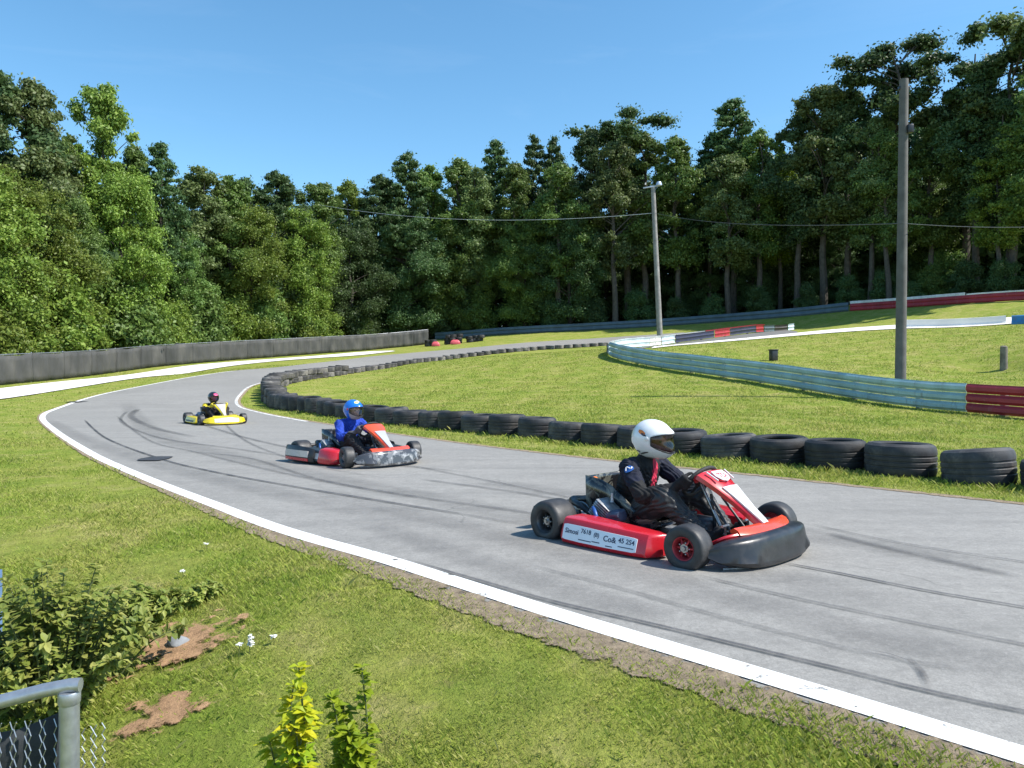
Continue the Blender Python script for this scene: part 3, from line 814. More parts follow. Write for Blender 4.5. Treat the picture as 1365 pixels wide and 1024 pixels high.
    md = so.modifiers.new('s', 'SOLIDIFY'); md.thickness = .012; md.offset = 0
    # steering
    sw_c = Vector((.275, 0, .435)); sw_n = Vector((-.80, 0, .60)).normalized(); e1 = Vector((0, 1, 0)); e2 = sw_n.cross(e1)
    sw = MB(); ring = []
    for k in range(40):
        a = 2 * PI * k / 40; ring.append(sw_c + e1 * .15 * math.cos(a) + e2 * .115 * math.sin(a))
    sw.tube(ring, .0135, 10, closed=True)
    for a in (PI * .5, PI * 1.17, PI * 1.83): sw.tube([sw_c + sw_n * -.01, sw_c + e1 * .145 * math.cos(a) + e2 * .110 * math.sin(a)], [.013, .009], 8)
    sw.lathe([(.001, .02), (.035, .018), (.04, 0), (.035, -.015), (.001, -.02)], frame(sw_c, e1, e2), 20)
    sw.build('steering_wheel', M_RUBBER, root)
    sc = MB(); sc.tube([sw_c, (.46, 0, .10)], .011, 10); sc.build('steering_column', M_STEEL, root)
    # engine on the right, tank between the knees, pedals
    en = MB(); en.box((-.33, -.31, .105), (.20, .15, .11), bev=.02); en.box((-.30, -.31, .06), (.26, .17, .02), bev=.005)
    en.lathe([(.001, -.09), (.055, -.09), (.065, -.07), (.065, .0), (.001, .0)], Matrix.Translation((-.33, -.33, .12)) @ Matrix.Rotation(PI / 2, 4, 'X'), 22)
    eo = en.build('engine', M_CAST, root)
    cy = MB()
    for k in range(8): cy.box((-.30 + .010 * k, -.31, .165 + .013 * k), (.13, .13, .006), (0, .55, 0), .002)
    cy.box((-.265, -.31, .215), (.08, .08, .12), (0, .55, 0), .01); cy.lathe([(.001, .05), (.008, .05), (.01, .0), (.014, -.01)], Matrix.Translation((-.20, -.31, .285)), 10); cy.build('cylinder', M_CAST, eo)
    ab = MB(); ab.box((-.155, -.325, .19), (.13, .10, .085), (0, -.25, 0), .028, seg=4); ab.tube([(-.155, -.36, .20), (-.09, -.37, .21)], .022, 12); ab.build('airbox', K.get('airbox', M_SLATEB), eo)
    ho = MB(); ho.tube(catmull([(-.30, -.385, .235), (-.26, -.41, .20), (-.235, -.415, .14), (-.20, -.40, .09)], 6), .014, 10); ho.build('hose', M_BLUEH, eo)
    pl = MB(); pl.lathe([(.001, -.012), (.042, -.012), (.046, 0), (.042, .012), (.02, .014), (.02, .02), (.001, .02)], Matrix.Translation((-.16, -.405, .125)) @ Matrix.Rotation(PI / 2, 4, 'X'), 24)
    pl.build('clutch_cover', M_STEEL, eo); pl = MB()
    pl.lathe([(.001, -.012), (.032, -.012), (.036, 0), (.032, .012), (.001, .02)], Matrix.Translation((-.345, -.43, .165)) @ Matrix.Rotation(PI / 2, 4, 'X'), 24); pl.build('starter_cover', M_STEEL, eo)
    ex = MB(); ex.tube(catmull([(-.40, -.30, .17), (-.50, -.29, .21), (-.62, -.22, .22), (-.66, -.05, .20), (-.67, .15, .19)], 6), [.018] * 6 + [.024] * 6 + [.036] * 6 + [.036] * 6 + [.028], 14); ex.build('exhaust_pipe', K.get('pipe', M_FRAME), eo)
    bt = MB(); bt.box((-.25, .33, .12), (.20, .12, .14), bev=.015); bt.box((-.25, .33, .2), (.05, .05, .02), bev=.005); bt.build('battery_box', M_BLACKPL, root)
    ta = MB(); ta.box((.26, 0, .13), (.24, .17, .15), bev=.035, seg=4); ta.lathe([(.03, 0), (.032, .02), (.03, .026), (.001, .026)], Matrix.Translation((.22, 0, .205)), 16); ta.build('fuel_tank', M_TANK, root)
    for s in (-1, 1):
        pe = MB(); pe.tube([(.50, s * .14, .06), (.545, s * .14, .12), (.54, s * .14, .20)], .008, 8); pe.tube([(.54, s * .17, .20), (.54, s * .10, .20)], .009, 8); pe.build('pedal', M_STEEL, root)
    return root

# ------------------------------------------------------------------ drivers
def rings(mb, pts_, rads, n=14):
    """tapered limb with round joints"""
    mb.tube(pts_, rads, n)
    for p, r_ in zip(pts_, rads): mb.ball(p, r_, n, 8)
def make_driver(kart, pose, D, label, vox=.0065):
    root = empty('person', kart.location, kart.rotation_euler.z, label, 'person', 'kart drivers')
    p = dict(pelvis=(-.28, 0, .165), belly=(-.265, 0, .26), chest=(-.215, 0, .40), upper=(-.182, 0, .488), neck=(-.15, 0, .55), head=(-.085, 0, .665),
             sh=(-.168, .172, .492), el=(.015, .275, .335), wr=(.205, .168, .405), hip=(-.20, .085, .155), kn=(.135, .190, .318), an=(.41, .14, .110), toe=(.50, .14, .165))
    p.update(pose)
    V3 = lambda k, s=1: Vector((p[k][0], p[k][1] * s, p[k][2]))
    b = MB(); regs = []
    # torso: oval sections joined in one loft
    secs = []
    for k, ry, rx in (('pelvis', .150, .105), ('belly', .150, .105), ('chest', .170, .115), ('upper', .160, .095), ('neck', .062, .062)):
        c = V3(k)
        secs.append([c + Vector((rx * math.cos(t), ry * math.sin(t), -.12 * rx * math.cos(t) if k != 'pelvis' else 0)) for t in np.linspace(0, 2 * PI, 24, endpoint=False)])
    b.loft(secs); b.ball(p['pelvis'], (.115, .155, .10), 20, 12)
    hd = V3('head')
    b.tube([V3('neck') - Vector((0.02, 0, .04)), V3('neck'), hd - Vector((.02, 0, .03))], [.07, .056, .052], 14)
    b.ball(hd + Vector((-.008, 0, .012)), (.096, .076, .100), 22, 16)
    b.ball(hd + Vector((.028, 0, -.062)), (.058, .050, .052), 18, 12)            # jaw
    b.ball(hd + Vector((.084, 0, -.028)), (.020, .014, .020), 12, 8)              # nose
    b.tube([hd + Vector((.080, 0, .016)), hd + Vector((.096, 0, -.026))], [.008, .014], 10)
    b.ball(hd + Vector((.076, 0, -.066)), (.014, .026, .009), 12, 8); b.ball(hd + Vector((.074, 0, -.080)), (.014, .023, .009), 12, 8)   # lips
    b.tube([hd + Vector((.074, -.045, .026)), hd + Vector((.086, 0, .030)), hd + Vector((.074, .045, .026))], .010, 8)    # brow
    for s in (-1, 1):
        b.ball(hd + Vector((-.005, s * .076, -.01)), (.022, .010, .030), 10, 8)  # ear
        sh, el, wr = V3('sh', s), V3('el', s), V3('wr', s)
        rings(b, [V3('upper') + Vector((0, s * .08, .0)), sh, sh.lerp(el, .5), el], [.075, .066, .058, .049])
        rings(b, [el, el.lerp(wr, .45), wr], [.049, .044, .032])
        hip, kn, an, toe = V3('hip', s), V3('kn', s), V3('an', s), V3('toe', s)
        rings(b, [hip, hip.lerp(kn, .5), kn], [.098, .092, .078 * D.get('knee', 1)])
        rings(b, [kn, kn.lerp(an, .35), an], [.076 * D.get('knee', 1), .064, .042])
        heel = an + Vector((-.01, 0, -.055))
        rings(b, [an, heel], [.044, .036]); rings(b, [heel, heel.lerp(toe, .55) , toe], [.036, .040, .030])
        # gloved hand closed round the wheel rim
        gp = Vector((.275, 0, .435)) + Vector((0, s, 0)) * .15
        t = Vector((.60, 0, .80)); n_ = Vector((-.80, 0, .60)); r_ = Vector((0, s, 0))
        palm = gp + r_ * .030 + n_ * .022
        b.tube([wr, wr.lerp(palm, .5), palm + t * .0], [.031, .032, .030], 14)
        rings(b, [palm - t * .030, palm, palm + t * .030], [.022, .025, .022])
        for k in range(4):
            off = (-.036, -.012, .012, .034)[k]; L = (.82, .98, 1.0, .92)[k]
            pts_ = []
            for th in np.linspace(R(40), R(40 + 205 * L), 8):
                pts_.append(gp + t * off * (1 - .12 * math.sin(th)) + (n_ * math.cos(th) + r_ * math.sin(th)) * .0235)
            b.tube(pts_, [.0112, .011, .0108, .0104, .010, .0096, .0092, .0082], 10); b.ball(pts_[-1], .0085, 10, 6)
        th_ = [palm + t * .022, gp + n_ * .030 + t * .040 + r_ * .012, gp + n_ * .026 + t * .058 - r_ * .010, gp + n_ * .018 + t * .066 - r_ * .024]
        b.tube(th_, [.015, .0128, .0115, .009], 10); b.ball(th_[-1], .0092, 10, 6)
    tmp = b.build('tmp', D['suit'], None)
    m1 = tmp.modifiers.new('r', 'REMESH'); m1.mode = 'VOXEL'; m1.voxel_size = vox; m1.use_smooth_shade = True
    m2 = tmp.modifiers.new('s', 'SMOOTH'); m2.factor = .5; m2.iterations = 3
    dg = bpy.context.evaluated_depsgraph_get(); dg.update()
    me = bpy.data.meshes.new_from_object(tmp.evaluated_get(dg)); bpy.data.objects.remove(tmp)
    me.name = 'body'
    # crease the cloth a little, then colour by region
    nv = len(me.vertices); co = np.empty(nv * 3, np.float32); me.vertices.foreach_get('co', co); co = co.reshape(-1, 3)
    no = np.empty(nv * 3, np.float32); me.vertex_normals.foreach_get('vector', no); no = no.reshape(-1, 3)
    dh = np.linalg.norm(co - np.array(hd), axis=1)
    wr_ = np.minimum(*[np.linalg.norm(co - np.array(V3('wr', s) + Vector((.06, 0, .02))), axis=1) for s in (-1, 1)])
    cre = np.sin(co[:, 0] * 61 + 9 * np.sin(co[:, 2] * 23 + co[:, 1] * 11)) * np.sin(co[:, 2] * 47 + 7 * np.sin(co[:, 1] * 31)) * .0058
    cre *= np.clip((dh - .15) / .05, 0, 1) * np.clip((wr_ - .09) / .05, 0, 1)
    me.vertices.foreach_set('co', (co + no * cre[:, None]).ravel())
    me.materials.clear()
    for m in (D['suit'], D['skin'], D['glove'], D['shoe'], D['panel'], D['sleeve'], D.get('pants', D['suit'])): me.materials.append(m)
    nf = len(me.polygons); cc = np.empty(nf * 3, np.float32); me.polygons.foreach_get('center', cc); cc = cc.reshape(-1, 3)
    nr = np.empty(nf * 3, np.float32); me.polygons.foreach_get('normal', nr); nr = nr.reshape(-1, 3)
    mi = np.zeros(nf, np.int32)
    ay = np.abs(cc[:, 1])
    def near_seg(a, b_, rr):
        a = np.array(a); b_ = np.array(b_); d = b_ - a; q = np.c_[cc[:, 0], ay, cc[:, 2]]
        t = np.clip(((q - a) @ d) / (d @ d), 0, 1); return np.linalg.norm(q - a - t[:, None] * d, axis=1) < rr
    chest = (np.linalg.norm(cc - np.array(p['chest']), axis=1) < .2) & (nr[:, 0] > .35)
    mi[chest & (np.abs(cc[:, 1] - .035) < .036) & (ay < .11)] = 4
    mi[near_seg(p['sh'], tuple(V3('sh').lerp(V3('el'), .42)), .082) & (ay > .12)] = 5
    mi[near_seg(tuple(V3('wr').lerp(V3('el'), .28)), p['wr'], .05) | near_seg(p['wr'], (.275, .17, .455), .075) & (cc[:, 0] > p['wr'][0] - .03)] = 2
    mi[near_seg(p['hip'], p['kn'], .115) & (cc[:, 0] > -.14) & (ay < .30) & (cc[:, 2] < .40) & ~near_seg(p['el'], p['wr'], .065) | near_seg(p['kn'], p['an'], .10)] = 6
    mi[near_seg(p['an'], p['toe'], .062) & (cc[:, 2] < p['an'][2] + .05) & (cc[:, 0] > p['an'][0] - .09)] = 3
    mi[(np.linalg.norm(cc - np.array(hd) - np.array([0, 0, -.01]), axis=1) < .125) & (cc[:, 2] > hd.z - .092)] = 1
    me.polygons.foreach_set('material_index', mi); me.polygons.foreach_set('use_smooth', np.ones(nf, bool)); me.update()
    bo = bpy.data.objects.new('body', me); COL.objects.link(bo); bo.parent = root
    for s in (-1, 1):
        ey = MB(); ey.ball(hd + Vector((.078, s * .030, .008)), (.011, .013, .009), 12, 8); ey.build('eye', M_EYE, root)
    # helmet
    he = empty_part('helmet', root, hd + Vector((-.005, 0, .015)), D.get('tilt', (0, R(4), R(4)))); he.scale = (.96, .96, .96)
    az = np.linspace(-PI, PI, 73); el_ = np.r_[np.linspace(R(-66), R(-24), 8), np.linspace(R(-24), R(20), 10)[1:], np.linspace(R(20), R(90), 13)[1:]]
    def hp(a, e, k=1.0):
        ce, se_ = math.cos(e), math.sin(e); x = .152 * ce * math.cos(a); y = .126 * ce * math.sin(a); z = .140 * se_
        f = max(0, math.cos(a))
        if e < 0: x += .040 * f ** 1.6 * min(1, -e / R(30)); y *= 1 - .12 * min(1, -e / R(60))
        x += .020 * f ** 3 * math.exp(-((e - R(27)) / R(9)) ** 2)
        if e > R(8) : z -= 0.0
        x -= .012 * max(0, -math.cos(a)) * (1 if e > -R(20) else .2)
        return Vector((x * k, y * k, z * k + (.004 if e > 0 else 0)))
    A0, E0, E1 = R(72), R(-24.0), R(20.0)
    def wp(a, e):
        u = min(1.0, abs(a) / R(72)) ** 2.2 * (1 if abs(a) < R(75) else max(0, 1 - (abs(a) - R(75)) / R(40)))
        return float(np.interp(e, [R(-66), E0, E1, R(90)], [R(-66), E0 - R(9) + R(22) * u, E1 + R(2) - R(13) * u, R(90)]))
    na, ne = len(az), len(el_)
    def port(i, j):
        am = (az[i] + az[i + 1]) / 2; em = (el_[j] + el_[j + 1]) / 2
        return abs(am) < A0 and E0 < em < E1
    hp0 = hp
    def hp(a, e, k=1.0): return hp0(a, wp(a, e), k)
    V = [hp(a, e) for e in el_ for a in az[:-1]]; w = na - 1
    sh_ = MB(); sh_.add(V, [(j * w + i, j * w + (i + 1) % w, (j + 1) * w + (i + 1) % w, (j + 1) * w + i) for j in range(ne - 1) for i in range(w) if not port(i, j)])
    fl_ = [(i, j) for j in range(ne - 1) for i in range(w) if not port(i, j)]
    sh_.m = [1 if (abs((az[i] + az[i + 1]) / 2) < R(74) and (el_[j] + el_[j + 1]) / 2 < E0) else 0 for i, j in fl_]
    so = sh_.build('shell', [D['helmet'], D.get('chin', D['helmet'])], he, ang=80)
    md = so.modifiers.new('s', 'SOLIDIFY'); md.thickness = .014; md.offset = -1
    vi = MB(); ii = [i for i in range(na) if abs(az[i]) < A0 + R(4)]; jj = [j for j in range(ne) if E0 - R(1) < el_[j] < E1 + R(1)]
    VV = [hp(az[i], el_[j], .985) for j in jj for i in ii]; L = len(ii)
    vi.add(VV, [(j * L + i, j * L + i + 1, (j + 1) * L + i + 1, (j + 1) * L + i) for j in range(len(jj) - 1) for i in range(L - 1)])
    vi.build('visor', D['visor'], he, ang=80)
    edge = [hp(az[i], el_[jj[0]], 1.004) for i in ii[1:-1]] + [hp(az[ii[-2]], el_[j], 1.004) for j in jj[1:-1]] + [hp(az[i], el_[jj[-1]], 1.004) for i in ii[1:-1][::-1]] + [hp(az[ii[1]], el_[j], 1.004) for j in jj[1:-1][::-1]]
    ga = MB(); ga.tube(edge, .005, 6, closed=True); ga.build('visor_gasket', M_BLACKPL, he)
    for s in (-1, 1):
        pv = MB(); q = hp0(s * R(82), R(4), 1.0); pv.ball(q, (.016, .006, .016), 14, 8); pv.build('visor_pivot', D.get('pivot', D['helmet']), he)
    for (a0, a1, e0, e1, m) in D.get('decals', ()):
        dc = MB(); aa = np.linspace(R(a0), R(a1), 8); ee = np.linspace(R(e0), R(e1), 5)
        k_ = np.linspace(0, 1, 8)
        VV = [hp(a, (ee[0] + ee[-1]) / 2 + (e - (ee[0] + ee[-1]) / 2) * (.25 + .75 * math.sin(PI * (.12 + .8 * q))), 1.012) for e in ee for a, q in zip(aa, k_)]
        dc.add(VV, [(j * 8 + i, j * 8 + i + 1, (j + 1) * 8 + i + 1, (j + 1) * 8 + i) for j in range(4) for i in range(7)]); dc.build('helmet_decal', m, he, fix=True)
    if D.get('patch'):
        for s in (-1,):
            sh, el = V3('sh', s), V3('el', s); axd = (el - sh).normalized(); o1 = Vector((.35, s * .75, .45)); o1 = (o1 - axd * o1.dot(axd)).normalized(); o2 = axd.cross(o1)
            def q(u, v, k): return sh + axd * u + (o1 * math.cos(v) + o2 * math.sin(v)) * k
            pa = MB(); n = 22; ringp = []
            VV = [q(.065, .0, .0695)] + [q(.065 + .026 * math.sin(t), .52 * math.cos(t), .0685) for t in np.linspace(0, 2 * PI, n, endpoint=False)]
            pa.add(VV, [(0, 1 + k, 1 + (k + 1) % n) for k in range(n)]); pao = pa.build('sleeve_patch', D['patch'], root)
            sq = MB()
            for k in range(3):
                sq.tube([q(.058 + .012 * math.sin(3.2 * u + k * 2.1), -.34 + .22 * k + .26 * u, .0705) for u in np.linspace(0, 1, 8)], .0035, 5)
            sq.build('patch_lettering', D['patch2'], pao)
    return root
def empty_part(name, parent, loc, rot=(0, 0, 0)):
    o = bpy.data.objects.new(name, None); COL.objects.link(o); o.parent = parent; o.location = loc; o.rotation_euler = rot; return o
M_EYE = mat_basic('eye_dark', (.03, .02, .018), .15, 0, .1)
def mat_visor(name, col, trans):
    m, nt, out = new_mat(name)
    t = nt.nodes.new('ShaderNodeBsdfTransparent'); t.inputs['Color'].default_value = (*col, 1)
    gl = nt.nodes.new('ShaderNodeBsdfGlossy'); gl.inputs['Roughness'].default_value = .06
    fr = nt.nodes.new('ShaderNodeFresnel'); fr.inputs['IOR'].default_value = 1.5
    mx = nt.nodes.new('ShaderNodeMixShader'); nt.links.new(mth(nt, 'ADD', fr.outputs[0], .02), mx.inputs[0]); nt.links.new(t.outputs[0], mx.inputs[1]); nt.links.new(gl.outputs[0], mx.inputs[2])
    nt.links.new(mx.outputs[0], out.inputs['Surface']); return m
def cloth(name, col, rough=.8, var=.3): return mat_basic(name, col, rough, 0, var, 22, .5, 240, spec=.3)
SKIN = mat_basic('skin', (.46, .25, .18), .5, 0, .1, 20)

M_RED = paint('red_paint', (.52, .012, .022)); M_WHITEP = paint('white_print', (.74, .73, .73)); M_ORRED = paint('orange_red_paint', (.80, .075, .025)); M_YEL = paint('yellow_paint', (.72, .56, .012))
M_PINKRIM = mat_basic('red_rim', (.42, .045, .055), .35, .3, .2, 20); M_GREYRIM = mat_basic('dark_rim', (.10, .10, .105), .4, .6, .3, 20)
M_LABEL = mat_basic('label_white', (.72, .75, .80), .4, 0, .06, 6)
def make_camo(name, a, b, c):
    m, nt, out = new_mat(name); co = obj_co(nt)
    f = noise(nt, co, 9, 4, .6, 1.0); col = ramp(nt, f, [(.40, a), (.50, a), (.52, b), (.60, b), (.62, c), (.8, c)])
    principled(nt, out, col, .25, 0, None, coat=.5); return m
M_CAMO = make_camo('marbled_seat_shell', (.012, .012, .014), (.10, .10, .085), (.20, .19, .16))
M_NOSE2 = make_camo('grey_black_nose', (.05, .05, .055), (.16, .16, .165), (.34, .34, .345))

tx = [(-.262, .50, 'Simosi', .043), (-.148, .62, '7618', .040), (-.065, .58, '(B)', .036), (.035, .50, 'Co&', .050), (.155, .56, '45 2S4', .042)]
ru = [(-.20, -.10, .14), (-.095, -.035, .18), (.01, .06, .10), (.10, .21, .20)]
k1 = make_kart((1.03, 5.13, .007), R(-45.9), dict(nose=M_BLACKPL, hoop=M_RED, strap=M_ORRED, panel=M_RED, panel2=M_WHITEP, p0=4, emblem=True, pod=M_RED, label=M_LABEL, ink=M_INK, text=tx, rules=ru, rear=M_BLACKPL, seat=M_CAMO, rim=M_PINKRIM, rim_rear=M_GREYRIM, steer=R(3)), 'red racing kart with long white side sticker, nearest the camera')
ol = MB(); ol.ball((-.497, -.135, .385), (.014, .030, .014), 12, 8); ol.build('tail_marker', M_ORANGE, k1)
d1 = make_driver(k1, dict(), dict(suit=cloth('black_suit', (.016, .016, .017)), skin=SKIN, glove=cloth('black_glove', (.014, .014, .016)), shoe=cloth('black_shoe', (.018, .018, .018)), panel=cloth('red_front_panel', (.50, .03, .07)), sleeve=cloth('navy_sleeve', (.010, .013, .028)), pants=mat_basic('black_trousers_sheen', (.022, .022, .023), .5, 0, .3, 18, .5, 200),
        helmet=paint('white_helmet', (.80, .80, .82)), visor=mat_visor('dark_visor', (.42, .31, .35), 0), knee=1.28, patch=M_BLUEH, patch2=M_WHITEP, pivot=M_WHITEP,
        decals=[(-112, -88, 18, 30, M_ORANGE), (-100, -84, 16, 24, M_BLACKPAINT), (-140, -112, -34, -26, M_FRAME), (-120, -80, -44, -38, M_FRAME)]), 'driver in white full face helmet and black suit in the red kart')
k2 = make_kart((-1.96, 9.60, .007), R(-43), dict(nose=M_NOSE2, nose_panel=None, hoop=M_FRAME, strap=M_ORRED, panel=M_ORRED, panel2=paint('grey_panel_print', (.38, .38, .40)), pod=M_BLACKPL, pod_front=M_RED, p0=4, label=paint('grey_label', (.50, .45, .43)), ink=M_INK, label_box=(-.30, .10, .2, .85), rear=M_BLACKPL, seat=make_camo('black_seat_shell', (.012, .013, .016), (.03, .033, .04), (.14, .15, .18)), rim=M_GREYRIM, rim_rear=M_GREYRIM, steer=R(-14), airbox=M_BLACKPL, guard=True), 'black and red racing kart with grey nose, the middle kart')
d2 = make_driver(k2, dict(), dict(suit=cloth('blue_jacket', (.015, .05, .36)), skin=mat_basic('pale_balaclava', (.52, .36, .31), .7), glove=cloth('grey_glove', (.09, .09, .10)), shoe=cloth('black_shoe2', (.018, .018, .018)), panel=cloth('blue_panel', (.015, .055, .40)), sleeve=cloth('blue_sleeve', (.016, .05, .34)), pants=cloth('black_trousers', (.022, .022, .025)), chin=mat_basic('pale_chin_guard', (.50, .40, .38), .5),
        helmet=paint('blue_helmet', (.012, .16, .66)), visor=mat_visor('clear_visor', (.80, .70, .70), 0), pivot=M_RED,
        decals=[(-40, 5, 42, 62, paint('yellow_print', (.75, .68, .18))), (-15, 35, 50, 68, M_WHITEP)]), 'driver in bright blue helmet and blue jacket steering the middle kart', .008)
k3 = make_kart((-6.36, 16.25, .009), R(-50), dict(nose=M_YEL, nose_panel=M_WHITEP, hoop=M_YEL, strap=M_YEL, panel=M_YEL, panel2=paint('pale_number_panel', (.42, .39, .38)), pod=M_YEL, label=M_BLACKPL, ink=M_INK, label_box=(-.30, .20, .1, .5), rear=M_BLACKPL, seat=M_BLACKPL, rim=M_GREYRIM, rim_rear=M_GREYRIM, airbox=M_BLACKPL), 'yellow racing kart, farthest of the three on the grey track')
d3 = make_driver(k3, dict(upper=(-.24, 0, .40), chest=(-.25, 0, .34), belly=(-.28, 0, .24), neck=(-.20, 0, .465), head=(-.145, 0, .59), sh=(-.225, .165, .41)), dict(suit=cloth('dark_suit', (.022, .020, .022)), skin=SKIN, glove=cloth('yellow_glove', (.55, .45, .05)), shoe=cloth('black_shoe3', (.018, .018, .018)), panel=cloth('dark_panel', (.05, .04, .04)), sleeve=cloth('yellow_sleeve', (.50, .40, .02)),
        helmet=paint('black_helmet', (.016, .016, .019)), visor=mat_visor('pink_visor', (.75, .15, .28), 0), decals=[(-24, 40, 22, 50, paint('pink_print', (.72, .10, .22)))]), 'driver in black helmet with pink front and dark suit in the yellow kart', .008)
k2.scale = d2.scale = (.945, .945, .945)
k3.scale = (.82, .82, .82); d3.scale = (.90, .90, .90)
# ------------------------------------------------------------------ tyre wall
M_TRUCK = mat_basic('weathered_tyre', (.022, .022, .024), .62, 0, .4, 7, .35, 70, dirt=(.12, .108, .092), dirt_amt=.75)
M_DUSTY = mat_basic('dusty_tyre', (.055, .052, .050), .75, 0, .4, 5, .35, 60, dirt=(.30, .27, .23), dirt_amt=.8)
def tyre_mesh(name, r, h, mat, seed=0, squash=0.0):
    mb = MB()
    P = [(r * .60, h * .03), (r * .66, .0), (r * .86, .0), (r * .955, h * .07), (r * .99, h * .16), (r, h * .26)]
    for q in (.34, .50, .66):
        P += [(r, h * q - .012), (r * .982, h * q - .007), (r * .982, h * q + .007), (r, h * q + .012)]
    P += [(r, h * .76), (r * .99, h * .85), (r * .955, h * .94), (r * .86, h), (r * .80, h * .985), (r * .78, h), (r * .66, h * 1.0), (r * .60, h * .96), (r * .595, h * .90), (r * .72, h * .82), (r * .82, h * .55), (r * .80, h * .2), (r * .62, h * .10)]
    n = 44; V = []
    rg = random.Random(seed)
    ph = rg.random() * 6
    mb.lathe(P, None, n, closed=True)
    mb.v = [(x * (1 + .02 * math.sin(2 * math.atan2(y, x) + ph)), y * (1 - .02 * math.sin(2 * math.atan2(y, x) + ph)), z * (1 - squash * .5 * (1 + math.cos(math.atan2(y, x) + ph)))) for x, y, z in mb.v]
    o = mb.build(name, mat, None, ang=35)
    return o
ORD = ['first', 'second', 'third', 'fourth', 'fifth', 'sixth', 'seventh', 'eighth', 'ninth', 'tenth', 'eleventh', 'twelfth', 'thirteenth', 'fourteenth', 'fifteenth', 'sixteenth', 'seventeenth', 'eighteenth', 'nineteenth', 'twentieth',
       'twenty-first', 'twenty-second', 'twenty-third', 'twenty-fourth', 'twenty-fifth', 'twenty-sixth', 'twenty-seventh', 'twenty-eighth', 'twenty-ninth', 'thirtieth'] + ['thirty-%s' % w for w in ('first', 'second', 'third', 'fourth', 'fifth', 'sixth', 'seventh', 'eighth', 'ninth')] + ['fortieth'] + ['forty-%s' % w for w in ('first', 'second', 'third', 'fourth', 'fifth', 'sixth', 'seventh', 'eighth', 'ninth')] + ['fiftieth'] + ['fifty-%s' % w for w in ('first', 'second', 'third', 'fourth', 'fifth', 'sixth', 'seventh', 'eighth', 'ninth')] + ['sixtieth'] + ['sixty-%s' % w for w in ('first', 'second', 'third', 'fourth', 'fifth', 'sixth', 'seventh', 'eighth', 'ninth')] + ['seventieth']
def vary(m):
    nt = m.node_tree; p = next(n for n in nt.nodes if n.type == 'BSDF_PRINCIPLED'); l = p.inputs['Base Color'].links[0]; src = l.from_socket
    oi = nt.nodes.new('ShaderNodeObjectInfo'); h = nt.nodes.new('ShaderNodeHueSaturation'); nt.links.new(src, h.inputs['Color']); nt.links.new(mth(nt, 'MULTIPLY_ADD', oi.outputs['Random'], 1.1, .6), h.inputs['Value']); nt.links.new(h.outputs[0], p.inputs['Base Color'])
vary(M_TRUCK); vary(M_DUSTY)
prot = [tyre_mesh('tyre', .36, .355, M_TRUCK, k, q) for k, q in enumerate((.0, .05, .10))]
prot2 = [tyre_mesh('tyre', .33, .24, M_DUSTY, 10 + k, .06 * k) for k in range(2)]
used = set()
rt = random.Random(5)
wl = resample(WALLS, .745)
wl[:-1] += (wl[1:] - wl[:-1]) * -.0
wl = np.r_[wl[:1] + (wl[:1] - wl[1:2]) * .7, wl[:-1] + (wl[1:] - wl[:-1]) * .75]
ci = None
i0 = int(np.argmin(np.hypot(wl[:, 0] - 4.85, wl[:, 1] - 7.75)))
cnt = 0; n_far = 0
def put(o, loc, rot, label, grp):
    if o.name in used:
        c = o.copy(); COL.objects.link(c)
    else:
        c = o; used.add(o.name)
    c.location = loc; c.rotation_euler = rot
    return tag(c, label, 'tyre', grp)
for i in range(max(0, i0 - 3), len(wl)):
    x, y = wl[i]; z = tz(x, y); y_ = y
    if y < 24.5 and i < 48:
        k = i - i0
        o = prot[rt.randrange(3)]
        hs = 1.0
        big = y > 17
        if k < 0: lb = 'black truck tyre cut off by the right picture edge'
        elif k == 0: lb = 'black truck tyre with its hole showing, nearest the right picture edge'
        else: lb = 'black truck tyre in the barrier beside the track, %s from the right' % ORD[k]
        c = put(o, (x + rt.uniform(-.03, .03), y + rt.uniform(-.03, .03), z - .02), (rt.uniform(-.055, .055), rt.uniform(-.055, .055), rt.random() * 6.28), lb, 'black tyres of the inner barrier')
        s = rt.uniform(.93, 1.04); c.scale = (s, s, (1.0 + .09 * rt.uniform(-1, 1)) * (1 if y < 17 else 1 + (y - 17) * .06))
    else:
        n_far += 1
        nst = 2 if y < 40 else 1
        for j in range(nst):
            o = prot2[rt.randrange(2)]
            turn = ''
            lb = 'dusty grey tyre, %s row of the far barrier, %s stack from the hairpin' % (('lower', 'upper')[j], ORD[min(n_far - 1, 69)])
            c = put(o, (x + rt.uniform(-.05, .05), y + rt.uniform(-.05, .05), z - .03 + j * .245), (rt.uniform(-.04, .04), rt.uniform(-.04, .04), rt.random() * 6.28), lb, 'dusty tyres of the far barrier')
            if y >= 40: c.scale = (1.08, 1.08, 1.25)
            if y < 32: c.scale = (1.08, 1.08, 1.18); c.location.z += j * .045
for o in prot + prot2:
    if o.name not in used: bpy.data.objects.remove(o)

# ------------------------------------------------------------------ guard rails
def mat_weather(name, col, rust=(.16, .075, .04), amt=.5, rough=.45, streak=6):
    m, nt, out = new_mat(name); co = pos_co(nt)
    mp = nt.nodes.new('ShaderNodeMapping'); mp.inputs['Scale'].default_value = (1, 1, .18); nt.links.new(co, mp.inputs['Vector'])
    f = noise(nt, mp.outputs[0], streak, 7, .7)
    c = ramp(nt, noise(nt, co, 1.3, 5, .6), [(.3, tuple(x * .72 for x in col)), (.7, tuple(min(1, x * 1.15) for x in col))])
    c = mix(nt, ramp(nt, f, [(.56, g(0)), (.75, g(amt))]), c, rust)
    c = mix(nt, ramp(nt, noise(nt, co, 22, 5, .7), [(.55, g(0)), (.7, g(.35))]), c, tuple(min(1, x * 1.5 + .05) for x in col))
    principled(nt, out, c, rough, .1, noise(nt, co, 30, 3), .15, .004); return m
